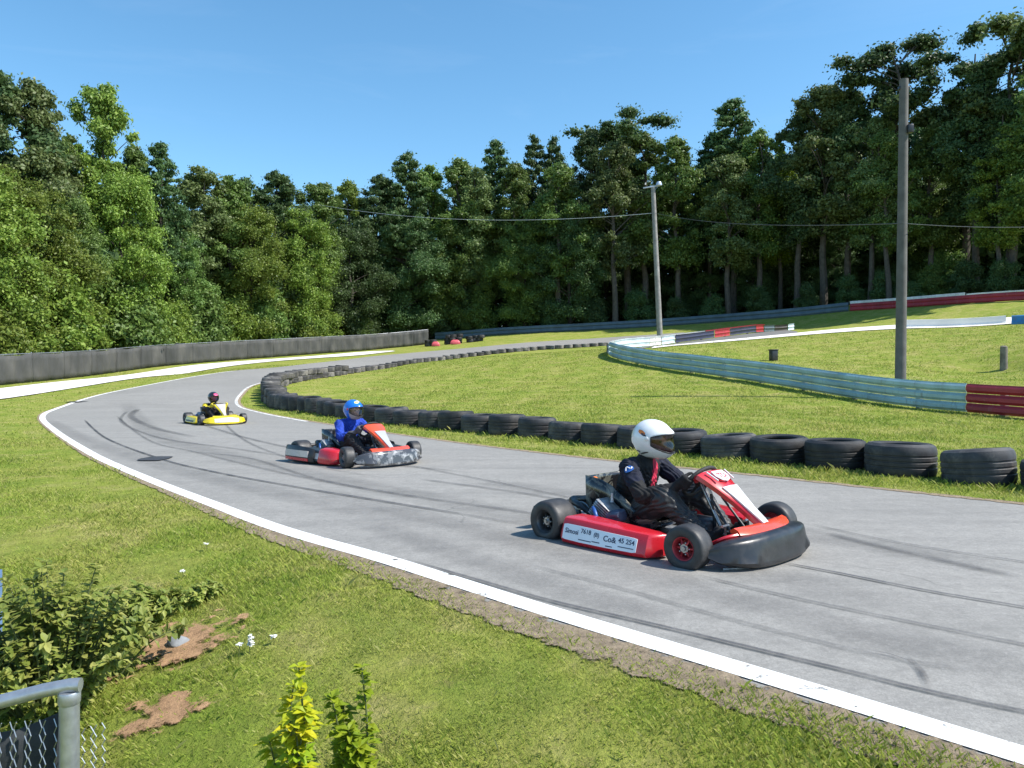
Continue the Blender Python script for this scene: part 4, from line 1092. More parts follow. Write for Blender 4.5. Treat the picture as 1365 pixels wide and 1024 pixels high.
M_TEAL = mat_weather('teal_rail_paint', (.34, .48, .50), (.10, .06, .045), .75, streak=9); M_RAILRED = mat_weather('red_rail_paint', (.36, .03, .045), (.30, .22, .20), .45)
M_RPALE = mat_weather('pale_rail_paint', (.55, .66, .74)); M_RNAVY = mat_weather('navy_rail_paint', (.03, .04, .08)); M_RWHITE = mat_weather('white_rail_paint', (.72, .73, .74)); M_RBLACK = mat_weather('black_rail_paint', (.035, .035, .04))
M_RBLUE = mat_weather('blue_rail_paint', (.04, .22, .50)); M_SLATE = mat_weather('slate_rail_paint', (.085, .125, .155), (.05, .05, .05), .4); M_ORG = mat_weather('orange_board_paint', (.36, .14, .09)); M_POSTW = mat_basic('weathered_timber', (.17, .15, .125), .85, 0, .35, 6, .4, 40)
def corrug(nb, H, depth=.042):
    """outer outline of nb stacked steel beams: (out, z)"""
    P = []
    h = H / nb
    for b in range(nb):
        z0 = b * h
        for q, o in ((.01, .0), (.07, .002), (.16, depth * .5), (.30, depth), (.66, depth), (.82, depth * .5), (.92, .002), (.99, .0)):
            P.append((o, z0 + q * h))
    return P
def sweep(name, line, prof, th, mat, parent, z0=0.0, zfun=None, s0=None):
    """prof (out,z) swept along line on the ground; solid with thickness th"""
    line = np.asarray(line); t = np.gradient(line, axis=0); t /= np.linalg.norm(t, axis=1)[:, None]
    nrm = np.stack([t[:, 1], -t[:, 0]], 1)
    zg = terr(line[:, 0], line[:, 1]) + z0
    rs_ = np.random.default_rng(len(line)); wv = np.convolve(rs_.normal(0, 1, len(line) + 6), np.ones(7) / 7, 'valid')[:len(line)]; zg = zg + wv * .012; line = line + nrm * (np.convolve(rs_.normal(0, 1, len(line) + 4), np.ones(5) / 5, 'valid')[:len(line)] * .022)[:, None]
    mb = MB(); secs = []
    for i in range(len(line)):
        ring = [(line[i, 0] + nrm[i, 0] * o, line[i, 1] + nrm[i, 1] * o, zg[i] + z) for o, z in prof]
        ring += [(line[i, 0] + nrm[i, 0] * (o - th), line[i, 1] + nrm[i, 1] * (o - th), zg[i] + z) for o, z in reversed(prof)]
        secs.append(ring)
    mb.loft(secs); return mb.build(name, mat, parent, ang=25)
def cut(line, a, b):
    """stretch of a line between arc fractions a and b"""
    s = np.r_[0, np.cumsum(np.linalg.norm(np.diff(line, axis=0), axis=1))]; s /= s[-1]
    u = np.linspace(a, b, max(4, int((b - a) * len(line)) + 2)); return np.stack([np.interp(u, s, line[:, k]) for k in range(2)], 1)
def frac(line, px):
    """arc fraction where a line crosses picture column px"""
    s = np.r_[0, np.cumsum(np.linalg.norm(np.diff(line, axis=0), axis=1))]; s /= s[-1]
    return float(s[np.argmin(np.abs(line[:, 0] / np.maximum(line[:, 1], 1) * F + HX - px))])
rl = resample(catmull(RAILN, 10), .3)
iA = int(np.argmin(np.hypot(rl[:, 0] - 4.9, rl[:, 1] - 37.6)))
nearl = rl[:iA + 1]; backl = rl[iA:]
gr = empty('guardrail', (rl[0, 0], rl[0, 1], tz(*rl[0])), 0, 'long teal guardrail of stacked beams, red at its right end', 'guardrail')
gr.location = (0, 0, 0)
fr_ = frac(nearl, 1282)
# outward side faces the camera: the line runs away from the camera, its left hand side is -normal
seg = max(.01, (1 - fr_) / 3)
H = .70
for b in range(3):
    pr = [(-o, z + b * .235) for o, z in corrug(1, .226, .055)]
    sweep('rail_beam', cut(nearl, fr_ + .0003, 1), pr, -.012, M_TEAL, gr, .04)
    sweep('red_rail_beam', cut(nearl, 0, fr_), pr, -.012, M_RAILRED, gr, .04)
for q in np.arange(.0, 1.0, .085):
    x, y = cut(nearl, q, min(1, q + .01))[0]; mb = MB(); mb.box((x + .10, y + .03, tz(x, y) + .28), (.13, .13, .86), (0, 0, .4), .008); mb.build('rail_post', M_POSTW, gr)
g2 = empty('guardrail', (0, 0, 0), 0, 'low barrier in pale blue, navy, red and white behind the teal guardrail', 'guardrail')
sp = [(0, .10, M_RPALE), (.10, .27, M_RPALE), (.27, .33, M_RWHITE), (.33, .40, M_RPALE), (.40, .60, M_RNAVY), (.60, .68, M_RAILRED), (.68, .82, M_RNAVY), (.82, .86, M_RAILRED), (.86, .91, M_SLATE), (.91, .97, M_RBLACK), (.97, 1.0, M_RPALE)]
for a, b, m in sp:
    pr = [(-o, z) for o, z in corrug(2, .50)]
    sweep('rail_panel', cut(backl, a, b - .003), pr, -.012, m, g2, .05)
sweep('top_rail', cut(backl, 0, .55), [(-.03, .0), (-.03, .05), (.0, .055)], -.03, M_RWHITE, g2, .555)
sweep('top_rail', cut(backl, .553, .86), [(-.03, .0), (-.03, .07), (.0, .075)], -.03, M_RAILRED, g2, .555)
for q in np.arange(.06, 1, .12):
    x, y = cut(backl, q, min(1, q + .01))[0]; mb = MB(); mb.box((x - .12, y + .05, tz(x, y) + .22), (.12, .12, .66), (0, 0, .4), .008); mb.build('rail_post', M_POSTW, g2)
fl = resample(catmull(RAILF, 10), .5)
g3 = empty('guardrail', (0, 0, 0), 0, 'long slate barrier at the foot of the wood, red at its right end', 'guardrail')
a1 = frac(fl, 1129); a2 = frac(fl, 1292)
pr = [(o, z) for o, z in corrug(2, .74, .05)]
sweep('rail_panel', cut(fl, 0, a1 - .001), pr, .012, M_SLATE, g3, .02)
sweep('red_rail_panel', cut(fl, a1 + .001, 1), [(o, z) for o, z in corrug(2, .60, .05)], .012, M_RAILRED, g3, .02)
sweep('top_rail', cut(fl, a1 + .001, a2 - .001), [(.03, .0), (.035, .05), (.035, .15), (.03, .2)], .06, M_RWHITE, g3, .622)
sweep('top_rail', cut(fl, a2 + .001, 1), [(.03, .0), (.035, .05), (.03, .10)], .06, M_RWHITE, g3, .622)
for q in np.arange(.02, 1, .05):
    x, y = cut(fl, q, min(1, q + .01))[0]; mb = MB(); mb.box((x + .05, y + .14, tz(x, y) + .3), (.15, .15, .8), bev=.01); mb.build('rail_post', M_POSTW, g3)
# low white wall, blue end on the right
wlp = resample(np.array([at(1206, 437, 46.5)[:2], at(1267, 436.5, 45.2)[:2], at(1341, 433.5, 43.8)[:2]]), .5)
sweep('concrete_wall', wlp, [(.0, -.1), (.09, -.1), (.09, .06), (.03, .14), (.0, .46), (-.06, .47)], .12, M_CONC, None)
o = bpy.data.objects['concrete_wall']; tag(o, 'low white concrete wall at right beside the pale strip', 'wall')
bb = resample(np.array([at(1349, 432.5, 43.2)[:2], at(1372, 432, 42.6)[:2], at(1420, 431, 41.5)[:2]]), .4)
o = sweep('plastic_barrier', bb, [(.16, -.05), (.17, .10), (.12, .20), (.11, .44), (.05, .50)], .26, M_RBLUE, None); tag(o, 'bright blue plastic barrier at the right edge beyond the white wall', 'barrier')

# ------------------------------------------------------------------ screen fence on the left
M_SCREEN = None
def make_screen():
    m, nt, out = new_mat('grey_screen_cloth'); co = pos_co(nt)
    mp = nt.nodes.new('ShaderNodeMapping'); mp.inputs['Scale'].default_value = (1.2, .45, .25); nt.links.new(co, mp.inputs['Vector'])
    c = ramp(nt, noise(nt, mp.outputs[0], 1.6, 5, .6), [(.3, (.040, .042, .040)), (.5, (.070, .070, .066)), (.72, (.125, .12, .108))])
    c = mix(nt, ramp(nt, noise(nt, co, 60, 2), [(.4, g(.3)), (.6, g(0))]), c, (.05, .055, .06))
    p = principled(nt, None, c, .8, 0, noise(nt, mp.outputs[0], 5, 4), .6, .06); t = nt.nodes.new('ShaderNodeBsdfTransparent'); mx = nt.nodes.new('ShaderNodeMixShader'); mx.inputs[0].default_value = .86
    nt.links.new(t.outputs[0], mx.inputs[1]); nt.links.new(p.outputs[0], mx.inputs[2]); nt.links.new(mx.outputs[0], out.inputs['Surface']); return m
M_SCREEN = make_screen(); M_GALV = mat_basic('galvanised_steel', (.42, .44, .47), .42, .75, .15, 30, .1)
fc = resample(catmull(FENCE, 10), .55)
fn = empty('screen_fence', (0, 0, 0), 0, 'grey cloth screened fence running along the foot of the trees on the left', 'fence')
t = np.gradient(fc, axis=0); t /= np.linalg.norm(t, axis=1)[:, None]; nrm = np.stack([t[:, 1], -t[:, 0]], 1)
n = len(fc); rr_ = np.random.default_rng(2)
hz = 1.5 + .03 * np.sin(np.arange(n) * .9) + rr_.normal(0, .012, n)
per = 5
for p0 in range(0, n - 1, per):
    p1 = min(n - 1, p0 + per); mb = MB(); V = []; cols = []
    us = np.linspace(p0, p1, (p1 - p0) * 4 + 1)
    for u in us:
        x = np.interp(u, range(n), fc[:, 0]); y = np.interp(u, range(n), fc[:, 1]); nx_ = np.interp(u, range(n), nrm[:, 0]); ny_ = np.interp(u, range(n), nrm[:, 1]); h = np.interp(u, range(n), hz)
        sag = .05 * math.sin(PI * (u - p0) / max(1, p1 - p0)); z = tz(x, y)
        for q in np.linspace(0, 1, 6):
            w = .05 * math.sin(u * 2.3 + 3 * q) * math.sin(PI * q) + .03 * math.sin(u * 5.1)
            V.append((x + nx_ * w, y + ny_ * w, z + .04 + (h - sag - .04) * q))
    m_ = len(us)
    mb.add(V, [(i * 6 + k, i * 6 + k + 1, (i + 1) * 6 + k + 1, (i + 1) * 6 + k) for i in range(m_ - 1) for k in range(5)])
    o = mb.build('screen_panel', M_SCREEN, fn, ang=80); md = o.modifiers.new('s', 'SOLIDIFY'); md.thickness = .008
    x, y = fc[p0]; mb = MB(); mb.tube([(x - nrm[p0, 0] * .12, y - nrm[p0, 1] * .12, tz(x, y) - .2), (x - nrm[p0, 0] * .12, y - nrm[p0, 1] * .12, tz(x, y) + 1.56)], .035, 10); mb.build('fence_post', M_GALV, fn)
mb = MB(); mb.tube([(fc[i, 0] - nrm[i, 0] * .09, fc[i, 1] - nrm[i, 1] * .09, tz(*fc[i]) + 1.50) for i in range(0, n, 2)], .022, 8); mb.build('top_rail', M_GALV, fn)

# ------------------------------------------------------------------ poles and wires
M_POLE = mat_basic('grey_weathered_pole', (.25, .24, .235), .85, 0, .25, 3, .5, 30, dirt=(.12, .11, .10), dirt_amt=.5)
M_POLED = mat_basic('dark_weathered_pole', (.115, .11, .108), .85, 0, .25, 3, .5, 30, dirt=(.06, .055, .05), dirt_amt=.5)
def pole(base, top, r0, r1, label, mat):
    root = empty('utility_pole', base, 0, label, 'pole', 'wooden utility poles')
    b = Vector(base); tp = Vector(top) - b
    mb = MB(); mb.tube([tp * q + Vector((0, 0, -.6 if q == 0 else 0)) for q in np.linspace(0, 1, 14)], [r0 + (r1 - r0) * q for q in np.linspace(0, 1, 14)], 16); mb.build('pole_shaft', mat, root)
    return root, tp
b1 = at(880, 446, 55); b1 = (b1[0], b1[1], tz(b1[0], b1[1])); t1 = at(870.5, 250, 55)
p1, tp1 = pole(b1, t1, .215, .155, 'shorter pale grey utility pole with small crossarm, left of the tall pole', M_POLE)
mb = MB(); mb.box((tp1.x - .1, tp1.y, tp1.z + .05), (1.25, .10, .10), (0, R(-9), 0), .01); mb.build('crossarm', M_GALV, p1)
mb = MB(); mb.lathe([(.001, .30), (.14, .28), (.20, .16), (.23, .02), (.20, .0), (.001, .0)], Matrix.Translation((tp1.x + .42, tp1.y - .05, tp1.z + .12)), 20); mb.build('lamp_head', mat_basic('lamp_glass', (.40, .48, .62), .3), p1)
mb = MB(); mb.lathe([(.04, 0), (.055, .03), (.04, .06), (.055, .09), (.03, .13), (.001, .13)], Matrix.Translation((tp1.x - .55, tp1.y, tp1.z + .20)), 14); mb.build('insulator', M_RWHITE, p1)
b2 = at(1200, 512, 21.6); b2 = (b2[0], b2[1], tz(b2[0], b2[1])); t2 = at(1205, 106, 21.6)
p2, tp2 = pole(b2, t2, .150, .118, 'tall dark grey utility pole standing in the right infield behind the teal guardrail', M_POLED)
mb = MB(); mb.box((tp2.x, tp2.y, tp2.z - .25), (.32, .09, .09), bev=.01); mb.box((tp2.x + .10, tp2.y - .14, tp2.z - 1.45), (.16, .14, .24), bev=.02); mb.build('pole_bracket', M_FRAME, p2)
M_WIRE = mat_basic('aluminium_cable', (.60, .62, .64), .4, .4, .1); M_WIRED = mat_basic('black_cable', (.05, .05, .05), .5, 0, .1)
def wire(A, B, sag, r, mat, label):
    A, B = Vector(A), Vector(B); P = []
    for q in np.linspace(0, 1, 40):
        p = A.lerp(B, q); p.z -= sag * 4 * q * (1 - q); P.append(p)
    mb = MB(); mb.tube(P, r, 6); o = mb.build('overhead_wire', mat); tag(o, label, 'wire')
A1 = at(873, 284, 55)
wire(A1, at(425, 273, 74), .95, .014, M_WIRE, 'pale overhead wire running left from the short pole into the trees')
wire(A1, at(1204, 298, 21), .35, .012, M_WIRED, 'thin dark overhead wire between the short pole and the tall pole')
wire(at(1206, 298, 21), at(1420, 300, 30), .1, .008, M_WIRED, 'thin dark overhead wire leaving the tall pole to the right')

# ------------------------------------------------------------------ small things in the right infield
mb = MB(); x, y, z = at(1031, 480, 33); z = tz(x, y)
mb.box((x, y, z + .22), (.30, .26, .48), (0, 0, .3), .03, seg=3); mb.box((x, y, z + .47), (.34, .30, .05), (0, 0, .3), .015)
o = mb.build('marker_box', M_BLACKPL); tag(o, 'small black box post standing on grass behind the teal guardrail', 'marker')
mb = MB(); x, y, z = at(1338, 494, 28); z = tz(x, y)
mb.tube([(x, y, z - .1), (x, y, z + .3), (x + .005, y, z + .86)], [.13, .125, .12], 12); mb.tube([(x, y, z + .86), (x, y, z + .90)], [.12, .07], 12)
o = mb.build('timber_post', M_POSTW); tag(o, 'short brown timber post in the grass near the right edge', 'post')

# ------------------------------------------------------------------ pile by the far bend: stacked tyres and two red plastic blocks
M_PINK = mat_basic('faded_red_plastic', (.62, .10, .12), .5, 0, .2, 5)
rx = random.Random(11)
for sk_, (px, nst) in enumerate(((571, 1), (577, 1), (598, 2), (604, 2), (611, 2), (626, 1), (633, 1), (640, 1))):
    for j in range(nst + 1):
        x, y, z = at(px, 462, 73); x += rx.uniform(-.1, .1); y += rx.uniform(-.2, .2); z = tz(x, y)
        side = 'left' if px < 580 else ('middle' if px < 615 else 'right')
        o = prot[0] if prot[0].name in bpy.data.objects else None
        c = o.copy(); COL.objects.link(c); c.location = (x, y, z + j * .3); c.rotation_euler = (0, 0, rx.random() * 6); c.scale = (1, 1, .85)
        c.data = o.data
        tag(c, 'dark tyre, %s layer of the %s stack in the far pile' % (ORD[j], ORD[sk_]), 'tyre', 'tyres of the far pile')
for px, w in ((581, .75), (607, .95)):
    x, y, z = at(px, 462, 71.5); z = tz(x, y); mb = MB()
    mb.loft([[(x + a * w * s_, y + b * .25 * s_, z + h) for a, b in ((-.5, -1), (-.35, -1.2), (.35, -1.2), (.5, -1), (.5, 1), (.35, 1.2), (-.35, 1.2), (-.5, 1))] for h, s_ in ((0, .95), (.05, 1), (.22, .92), (.36, .75), (.44, .45))])
    o = mb.build('plastic_block', M_PINK); tag(o, 'faded red plastic block in the far tyre pile, the %s one' % ('smaller left' if px < 600 else 'larger right'), 'block', 'red blocks in the far pile')

# ------------------------------------------------------------------ chain link fence in the near left corner
cl = empty('chain_link_fence', (0, 0, 0), 0, 'galvanised chain link fence corner with top rail in the bottom left corner', 'fence')
PX, PY = -1.262, 2.16; TZ = .262; GZ = tz(PX, PY)
dv = Vector((-.93, -.16, 0)); dv.normalize()
mb = MB(); mb.tube([(PX, PY, GZ - .3), (PX, PY, TZ - .01)], .0265, 20); mb.lathe([(.0275, -.045), (.0295, -.04), (.0295, -.014), (.0275, -.01)], Matrix.Translation((PX, PY, TZ)), 20); mb.build('fence_post', M_GALV, cl)
E_ = Vector((PX, PY, 0)) + dv * 1.7
mb = MB(); mb.tube([(PX + .030, PY + .004, TZ + .006), (PX, PY, TZ + .006), tuple(Vector((PX, PY, TZ - .004)) + dv * .07), tuple(Vector((PX, PY, TZ - .040)) + dv * .24), tuple(Vector((PX, PY, TZ - .066)) + dv * .5), (E_.x, E_.y, TZ - .10)], .0195, 14); mb.build('top_rail', M_GALV, cl)
mb = MB(); pit = .038; hh = TZ - .075 - GZ
def wiremesh(o, d, L, pit_):
    nrm = Vector((-d.y, d.x, 0)); ncol = int(L / (pit_ / 2))
    for c in range(ncol):
        P = []; rows = int(hh / (pit_ * .55))
        for r_ in range(rows):
            u = c * pit_ / 2 + (pit_ / 2 if r_ % 2 else 0) * (1 if c % 2 else -1) * .5 + pit_ / 4
            P.append(o + d * u + nrm * (.003 if (r_ + c) % 2 else -.003) + Vector((0, 0, GZ + .02 + r_ * pit_ * .55)))
        mb.tube(P, .0016, 4)
wiremesh(Vector((PX, PY, 0)) + dv * .032, dv, 1.6, pit)
d2_ = Vector((.72, .69, 0)).normalized(); hh -= .05
wiremesh(Vector((PX, PY, 0)) + d2_ * .032, d2_, .07, pit * .8)
mb.build('wire_mesh', M_GALV, cl)
M_DKBACK = mat_basic('dark_mesh_backing', (.030, .034, .038), .85, 0, .3, 12, .5, 60)
mb = MB(); nn2 = Vector((-dv.y, dv.x, 0)) * -1
if nn2.y < 0: nn2 = -nn2
V = []
for i in range(30):
    u = .03 + 1.6 * i / 29
    for q in np.linspace(0, 1, 8):
        p = Vector((PX, PY, 0)) + dv * u + nn2 * (.05 + .02 * math.sin(u * 14 + q * 3) + .01 * math.sin(u * 31))
        ztop = TZ - .075 - .012 * math.sin(u * 9) - (.22 * min(.25, u))
        V.append((p.x, p.y, GZ + (ztop - GZ) * q))
mb.add(V, [(i * 8 + k, i * 8 + k + 1, (i + 1) * 8 + k + 1, (i + 1) * 8 + k) for i in range(29) for k in range(7)])
o = mb.build('mesh_backing', M_DKBACK, cl, ang=80); o.modifiers.new('s', 'SOLIDIFY').thickness = .003  # dark rippled sheet set just behind the wire mesh
# blue board at the left edge
mb = MB(); x, y = -2.83, 4.05; z = tz(x, y)
mb.loft([[(x - .32, y - .05, z), (x + .14, y - .08, z), (x + .14, y - .05, z), (x - .32, y - .02, z)], [(x - .32, y + .02, z + .36), (x + .085, y + .0, z + .36), (x + .085, y + .03, z + .36), (x - .32, y + .05, z + .36)]])
o = mb.build('board', mat_basic('blue_grey_board', (.10, .17, .30), .5, 0, .2, 6)); tag(o, 'blue grey board leaning at the left picture edge behind the leafy bush', 'board')
# stone and small white flowers
x, y = flat(237, 856, -.17); mb = MB(); mb.ball((0, 0, .02), (.055, .04, .035), 12, 8)
mb.v = [(a * (1 + .2 * math.sin(b * 60)), b * (1 + .15 * math.sin(c * 80 + a * 40)), c) for a, b, c in mb.v]
o = mb.build('stone', mat_basic('grey_stone', (.22, .23, .24), .9, 0, .3, 15, .5, 60)); o.location = (x, y, tz(x, y)); tag(o, 'grey stone on the bare soil beside the leafy bush', 'stone')
# ------------------------------------------------------------------ trees
def make_leaf_mat(name, cols, transl=.36):
    m, nt, out = new_mat(name)
    geo = nt.nodes.new('ShaderNodeNewGeometry'); oi = nt.nodes.new('ShaderNodeObjectInfo')
    c = ramp(nt, geo.outputs['Random Per Island'], [(k / (len(cols) - 1), q) for k, q in enumerate(cols)])
    lump = noise(nt, obj_co(nt), .7, 3)
    c = mix(nt, ramp(nt, lump, [(.4, g(.5)), (.62, g(0))]), c, tuple(x * .6 for x in cols[0]))
    hs = nt.nodes.new('ShaderNodeHueSaturation')
    nt.links.new(mth(nt, 'MULTIPLY_ADD', oi.outputs['Random'],   .022, .484), hs.inputs['Hue'])
    nt.links.new(mth(nt, 'MULTIPLY_ADD', oi.outputs['Random'], .5, .75), hs.inputs['Value'])
    nt.links.new(c, hs.inputs['Color']); c = hs.outputs[0]
    p = principled(nt, None, c, .5, 0, spec=.35)
    tr = nt.nodes.new('ShaderNodeBsdfTranslucent'); nt.links.new(c, tr.inputs['Color'])
    mx = nt.nodes.new('ShaderNodeMixShader'); mx.inputs[0].default_value = transl
    nt.links.new(p.outputs[0], mx.inputs[1]); nt.links.new(tr.outputs[0], mx.inputs[2]); nt.links.new(mx.outputs[0], out.inputs['Surface'])
    return m
L_BRIGHT = make_leaf_mat('bright_leaves', [(.135, .225, .034), (.205, .305, .048), (.30, .385, .075)])
L_MID = make_leaf_mat('mid_green_leaves', [(.100, .185, .040), (.155, .255, .056), (.225, .320, .082)])
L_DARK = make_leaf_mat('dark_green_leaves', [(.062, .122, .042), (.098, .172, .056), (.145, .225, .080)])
L_OLIVE = make_leaf_mat('olive_leaves', [(.115, .175, .052), (.165, .230, .074), (.235, .295, .108)])
L_LIME = make_leaf_mat('lime_leaves', [(.12, .19, .012), (.18, .26, .02), (.24, .30, .03)])
M_BARK = mat_basic('bark', (.06, .05, .04), .9, 0, .4, 3, .8, 14); M_BARKG = mat_basic('grey_bark', (.085, .073, .06), .9, 0, .35, 3, .7, 14)

def leaf_cloud(rng, centers, radii, n_per, size, flat_=.75, up=.35, asp=.55):
    """leaf-shaped quads scattered through soft clumps: (n,4,3)"""
    out = []
    for c, r_ in zip(centers, radii):
        n = max(8, int(n_per * (r_ / np.mean(radii)) ** 2))
        d = rng.normal(size=(n, 3)); d /= np.linalg.norm(d, axis=1)[:, None]
        rad = r_ * np.minimum(1.75, np.abs(rng.normal(0, .50, n)) + .30 * rng.random(n)) * (1 + .35 * np.sin(d[:, 0] * 5 + c[0]) * np.sin(d[:, 2] * 6 + c[1]))
        p = c + d * rad[:, None] * np.array([1, 1, flat_])
        nr = d * .6 + rng.normal(size=(n, 3)) * .55; nr[:, 2] += up; nr /= np.linalg.norm(nr, axis=1)[:, None]
        t = np.cross(nr, rng.normal(size=(n, 3))); t /= np.linalg.norm(t, axis=1)[:, None]; b = np.cross(nr, t)
        s = (size * (.55 + .9 * rng.random(n)))[:, None]
        q = np.stack([p - t * s, p - b * s * asp + nr * s * .12, p + t * s, p + b * s * asp + nr * s * .12], 1)
        out.append(q)
    return np.concatenate(out)
def crown(kind, seed, ncl, nper, leaf):
    """unit-less crown in a tree 20 high; returns leaf quads, clump centres"""
    rng = np.random.default_rng(seed); C = []; Rr = []
    H = 20.0
    if kind == 'broad':
        R0, lo = 5.6, .10
        for k in range(ncl):
            h = lo + (1 - lo) * rng.random() ** .85
            pr = math.sqrt(max(0, 1 - ((h - .42) / .60) ** 2)) if h > .42 else .72 + .28 * (h / .42)
            a = rng.random() * 2 * PI; q = rng.random() ** .38
            rr = R0 * pr * q * (1 + .22 * math.sin(3 * a + seed) + .15 * math.sin(5 * h * 6 + a))
            C.append((rr * math.cos(a), rr * math.sin(a), h * H * .965)); Rr.append(R0 * rng.uniform(.16, .34) * (1.15 - .4 * h))
        f = .72
    elif kind == 'tall':
        R0, lo = 3.9, .34
        for k in range(ncl):
            h = lo + (1 - lo) * rng.random() ** .8
            x = (h - lo) / (1 - lo); pr = min(1, .45 + 2.2 * x) * max(0, 1 - x ** 2.4) ** .75 + .05
            a = rng.random() * 2 * PI; q = rng.random() ** .42
            rr = R0 * pr * q * (1 + .3 * math.sin(2 * a + seed + 7 * h))
            C.append((rr * math.cos(a), rr * math.sin(a), h * H * .965)); Rr.append(R0 * rng.uniform(.13, .32) * (1.1 - .45 * x))
        f = .62
    elif kind == 'pine':
        lay = 15
        for L in range(lay):
            x = L / (lay - 1); h = .40 + .58 * x
            R0 = 4.3 * (1 - x) ** .55 * (.75 + .45 * rng.random()) + .35
            nb = int(4 + 4 * (1 - x))
            a0 = rng.random() * 6
            for b in range(nb):
                a = a0 + 2 * PI * b / nb + rng.normal(0, .25); ln = R0 * rng.uniform(.65, 1.1)
                for q in (.40, .68, .95):
                    C.append((ln * q * math.cos(a), ln * q * math.sin(a), h * H + ln * q * .16 + rng.normal(0, .15))); Rr.append((.42 + .36 * q * (1 - x * .5)) * rng.uniform(.7, 1.2))
        f = .42
    elif kind == 'spread':                            # open flat topped old pine
        for L in range(17):
            a = rng.random() * 2 * PI; h = .60 + .38 * rng.random(); ln = (5.2 - 2.5 * abs(h - .85) / .25) * rng.uniform(.4, 1)
            for q in (.45, .75, 1.0):
                C.append((ln * q * math.cos(a), ln * q * math.sin(a), h * H + ln * q * .08 + rng.normal(0, .2))); Rr.append(rng.uniform(.55, 1.15))
        f = .45
    elif kind == 'bush':
        for k in range(ncl):
            a = rng.random() * 2 * PI; q = rng.random() ** .5; h = rng.random() ** .8
            rr = 7.5 * q * math.sqrt(max(.05, 1 - (h * .95) ** 2)); C.append((rr * math.cos(a), rr * math.sin(a), 1.5 + h * H * .80)); Rr.append(rng.uniform(2.0, 3.6))
        f = .85
    C = np.array(C); Rr = np.array(Rr)
    if kind != 'bush':                                # loose sprigs that break the outline
        k = rng.choice(len(C), len(C) // 2); ax_ = C[k].copy(); ax_[:, :2] *= rng.uniform(1.03, 1.16, (len(k), 1)); ax_[:, 2] += rng.normal(.0, .35, len(k)); ok_ = ax_[:, 2] < .93 * C[:, 2].max(); ax_ = ax_[ok_]; k = k[ok_]
        C = np.r_[C, ax_]; Rr = np.r_[Rr, Rr[k] * rng.uniform(.30, .55, len(k))]
    return leaf_cloud(rng, C, Rr, nper, leaf, f), C
def make_tree(name, kind, seed, ncl, nper, leaf, bark):
    """prototype 20 m tall standing at the origin"""
    root = empty(name)
    Q, C = crown(kind, seed, ncl, nper, leaf)
    rng = random.Random(seed); mb = MB()
    top = 18.6 if kind != 'bush' else 9
    wob = [(0, 0, -1.2)] + [(rng.uniform(-.25, .25) * q * 2, rng.uniform(-.25, .25) * q * 2, top * q) for q in np.linspace(0, 1, 9)]
    r0 = .34 if kind != 'bush' else .30
    mb.tube(catmull(wob, 3), list(np.interp(np.linspace(0, 1, 28), [0, .08, .2, 1], [r0 * 1.5, r0 * 1.15, r0, .05])), 9)
    idx = rng.sample(range(len(C)), min(len(C), 26))
    for i in idx:
        c = Vector(C[i]); st = max(.8, c.z - math.hypot(c.x, c.y) * rng.uniform(.35, .8)) if kind != 'pine' else c.z - .3
        st = min(st, top * .96)
        k = int(np.clip(st / top * 8, 0, 8)) + 1
        o = Vector(wob[k]); o.z = st
        m_ = o.lerp(c, .5) + Vector((rng.uniform(-.3, .3), rng.uniform(-.3, .3), rng.uniform(0, .5)))
        mb.tube(catmull([o, m_, c], 3), list(np.linspace(max(.05, .15 * (1 - st / 22)), .025, 7)), 6)
    mb.build('trunk', bark, root, fix=False)
    n = len(Q)
    cr = mesh_np('crown', Q.reshape(-1, 3), np.arange(n * 4).reshape(n, 4), L_MID, root)
    cr.material_slots[0].link = 'OBJECT'; cr.material_slots[0].material = L_MID
    return root
PRO = dict(
    broadA=make_tree('broadleaf_tree', 'broad', 1, 105, 760, .135, M_BARK), broadB=make_tree('broadleaf_tree', 'broad', 2, 120, 700, .135, M_BARK), broadC=make_tree('broadleaf_tree', 'broad', 3, 90, 820, .14, M_BARK),
    tallA=make_tree('forest_tree', 'tall', 4, 96, 540, .135, M_BARKG), tallB=make_tree('forest_tree', 'tall', 5, 110, 490, .135, M_BARKG), tallC=make_tree('forest_tree', 'tall', 12, 84, 560, .14, M_BARKG),
    pineA=make_tree('pine_tree', 'pine', 6, 0, 160, .14, M_BARK), pineB=make_tree('pine_tree', 'pine', 7, 0, 165, .14, M_BARK),
    spreadA=make_tree('pine_tree', 'spread', 8, 0, 420, .135, M_BARKG), spreadB=make_tree('pine_tree', 'spread', 9, 0, 420, .135, M_BARKG),
    bushA=make_tree('shrub', 'bush', 10, 34, 1200, .42, M_BARK), bushB=make_tree('shrub', 'bush', 11, 38, 1100, .42, M_BARK))
usedp = set()
FPX = fc[:, 0] / fc[:, 1] * F + HX; FD = fc[:, 1]; FD = FD[np.argsort(FPX)]; FPX = np.sort(FPX)
rtree = random.Random(21)
def plant(kind, px, ytop, d, mat, label, cat, group, wide=1.0):
    if px < 575:
        d = max(d, float(np.interp(px, FPX, FD)) + (2.6 if 'bush' in kind else 7.0) + (11.5 * wide * max(.8, EYE - (ytop - HY) * d / F - 1.2) / 20 if 'bush' in kind else 0))
    x = (px - HX) * d / F; zb = tz(x, d); zt = EYE - (ytop - HY) * d / F
    h = max(.8, zt - zb); s = h / 20.0
    pr = PRO[kind]
    if kind not in usedp: usedp.add(kind); o = pr
    else: o = copy_tree(pr)
    o.location = (x, d, zb - .05); o.rotation_euler = (rtree.uniform(-.03, .03), rtree.uniform(-.03, .03), rtree.random() * 2 * PI)
    o.scale = (wide * s, wide * s, s)
    for ch in o.children:
        if ch.name.startswith('crown'): ch.material_slots[0].material = mat
    return tag(o, label, cat, group)
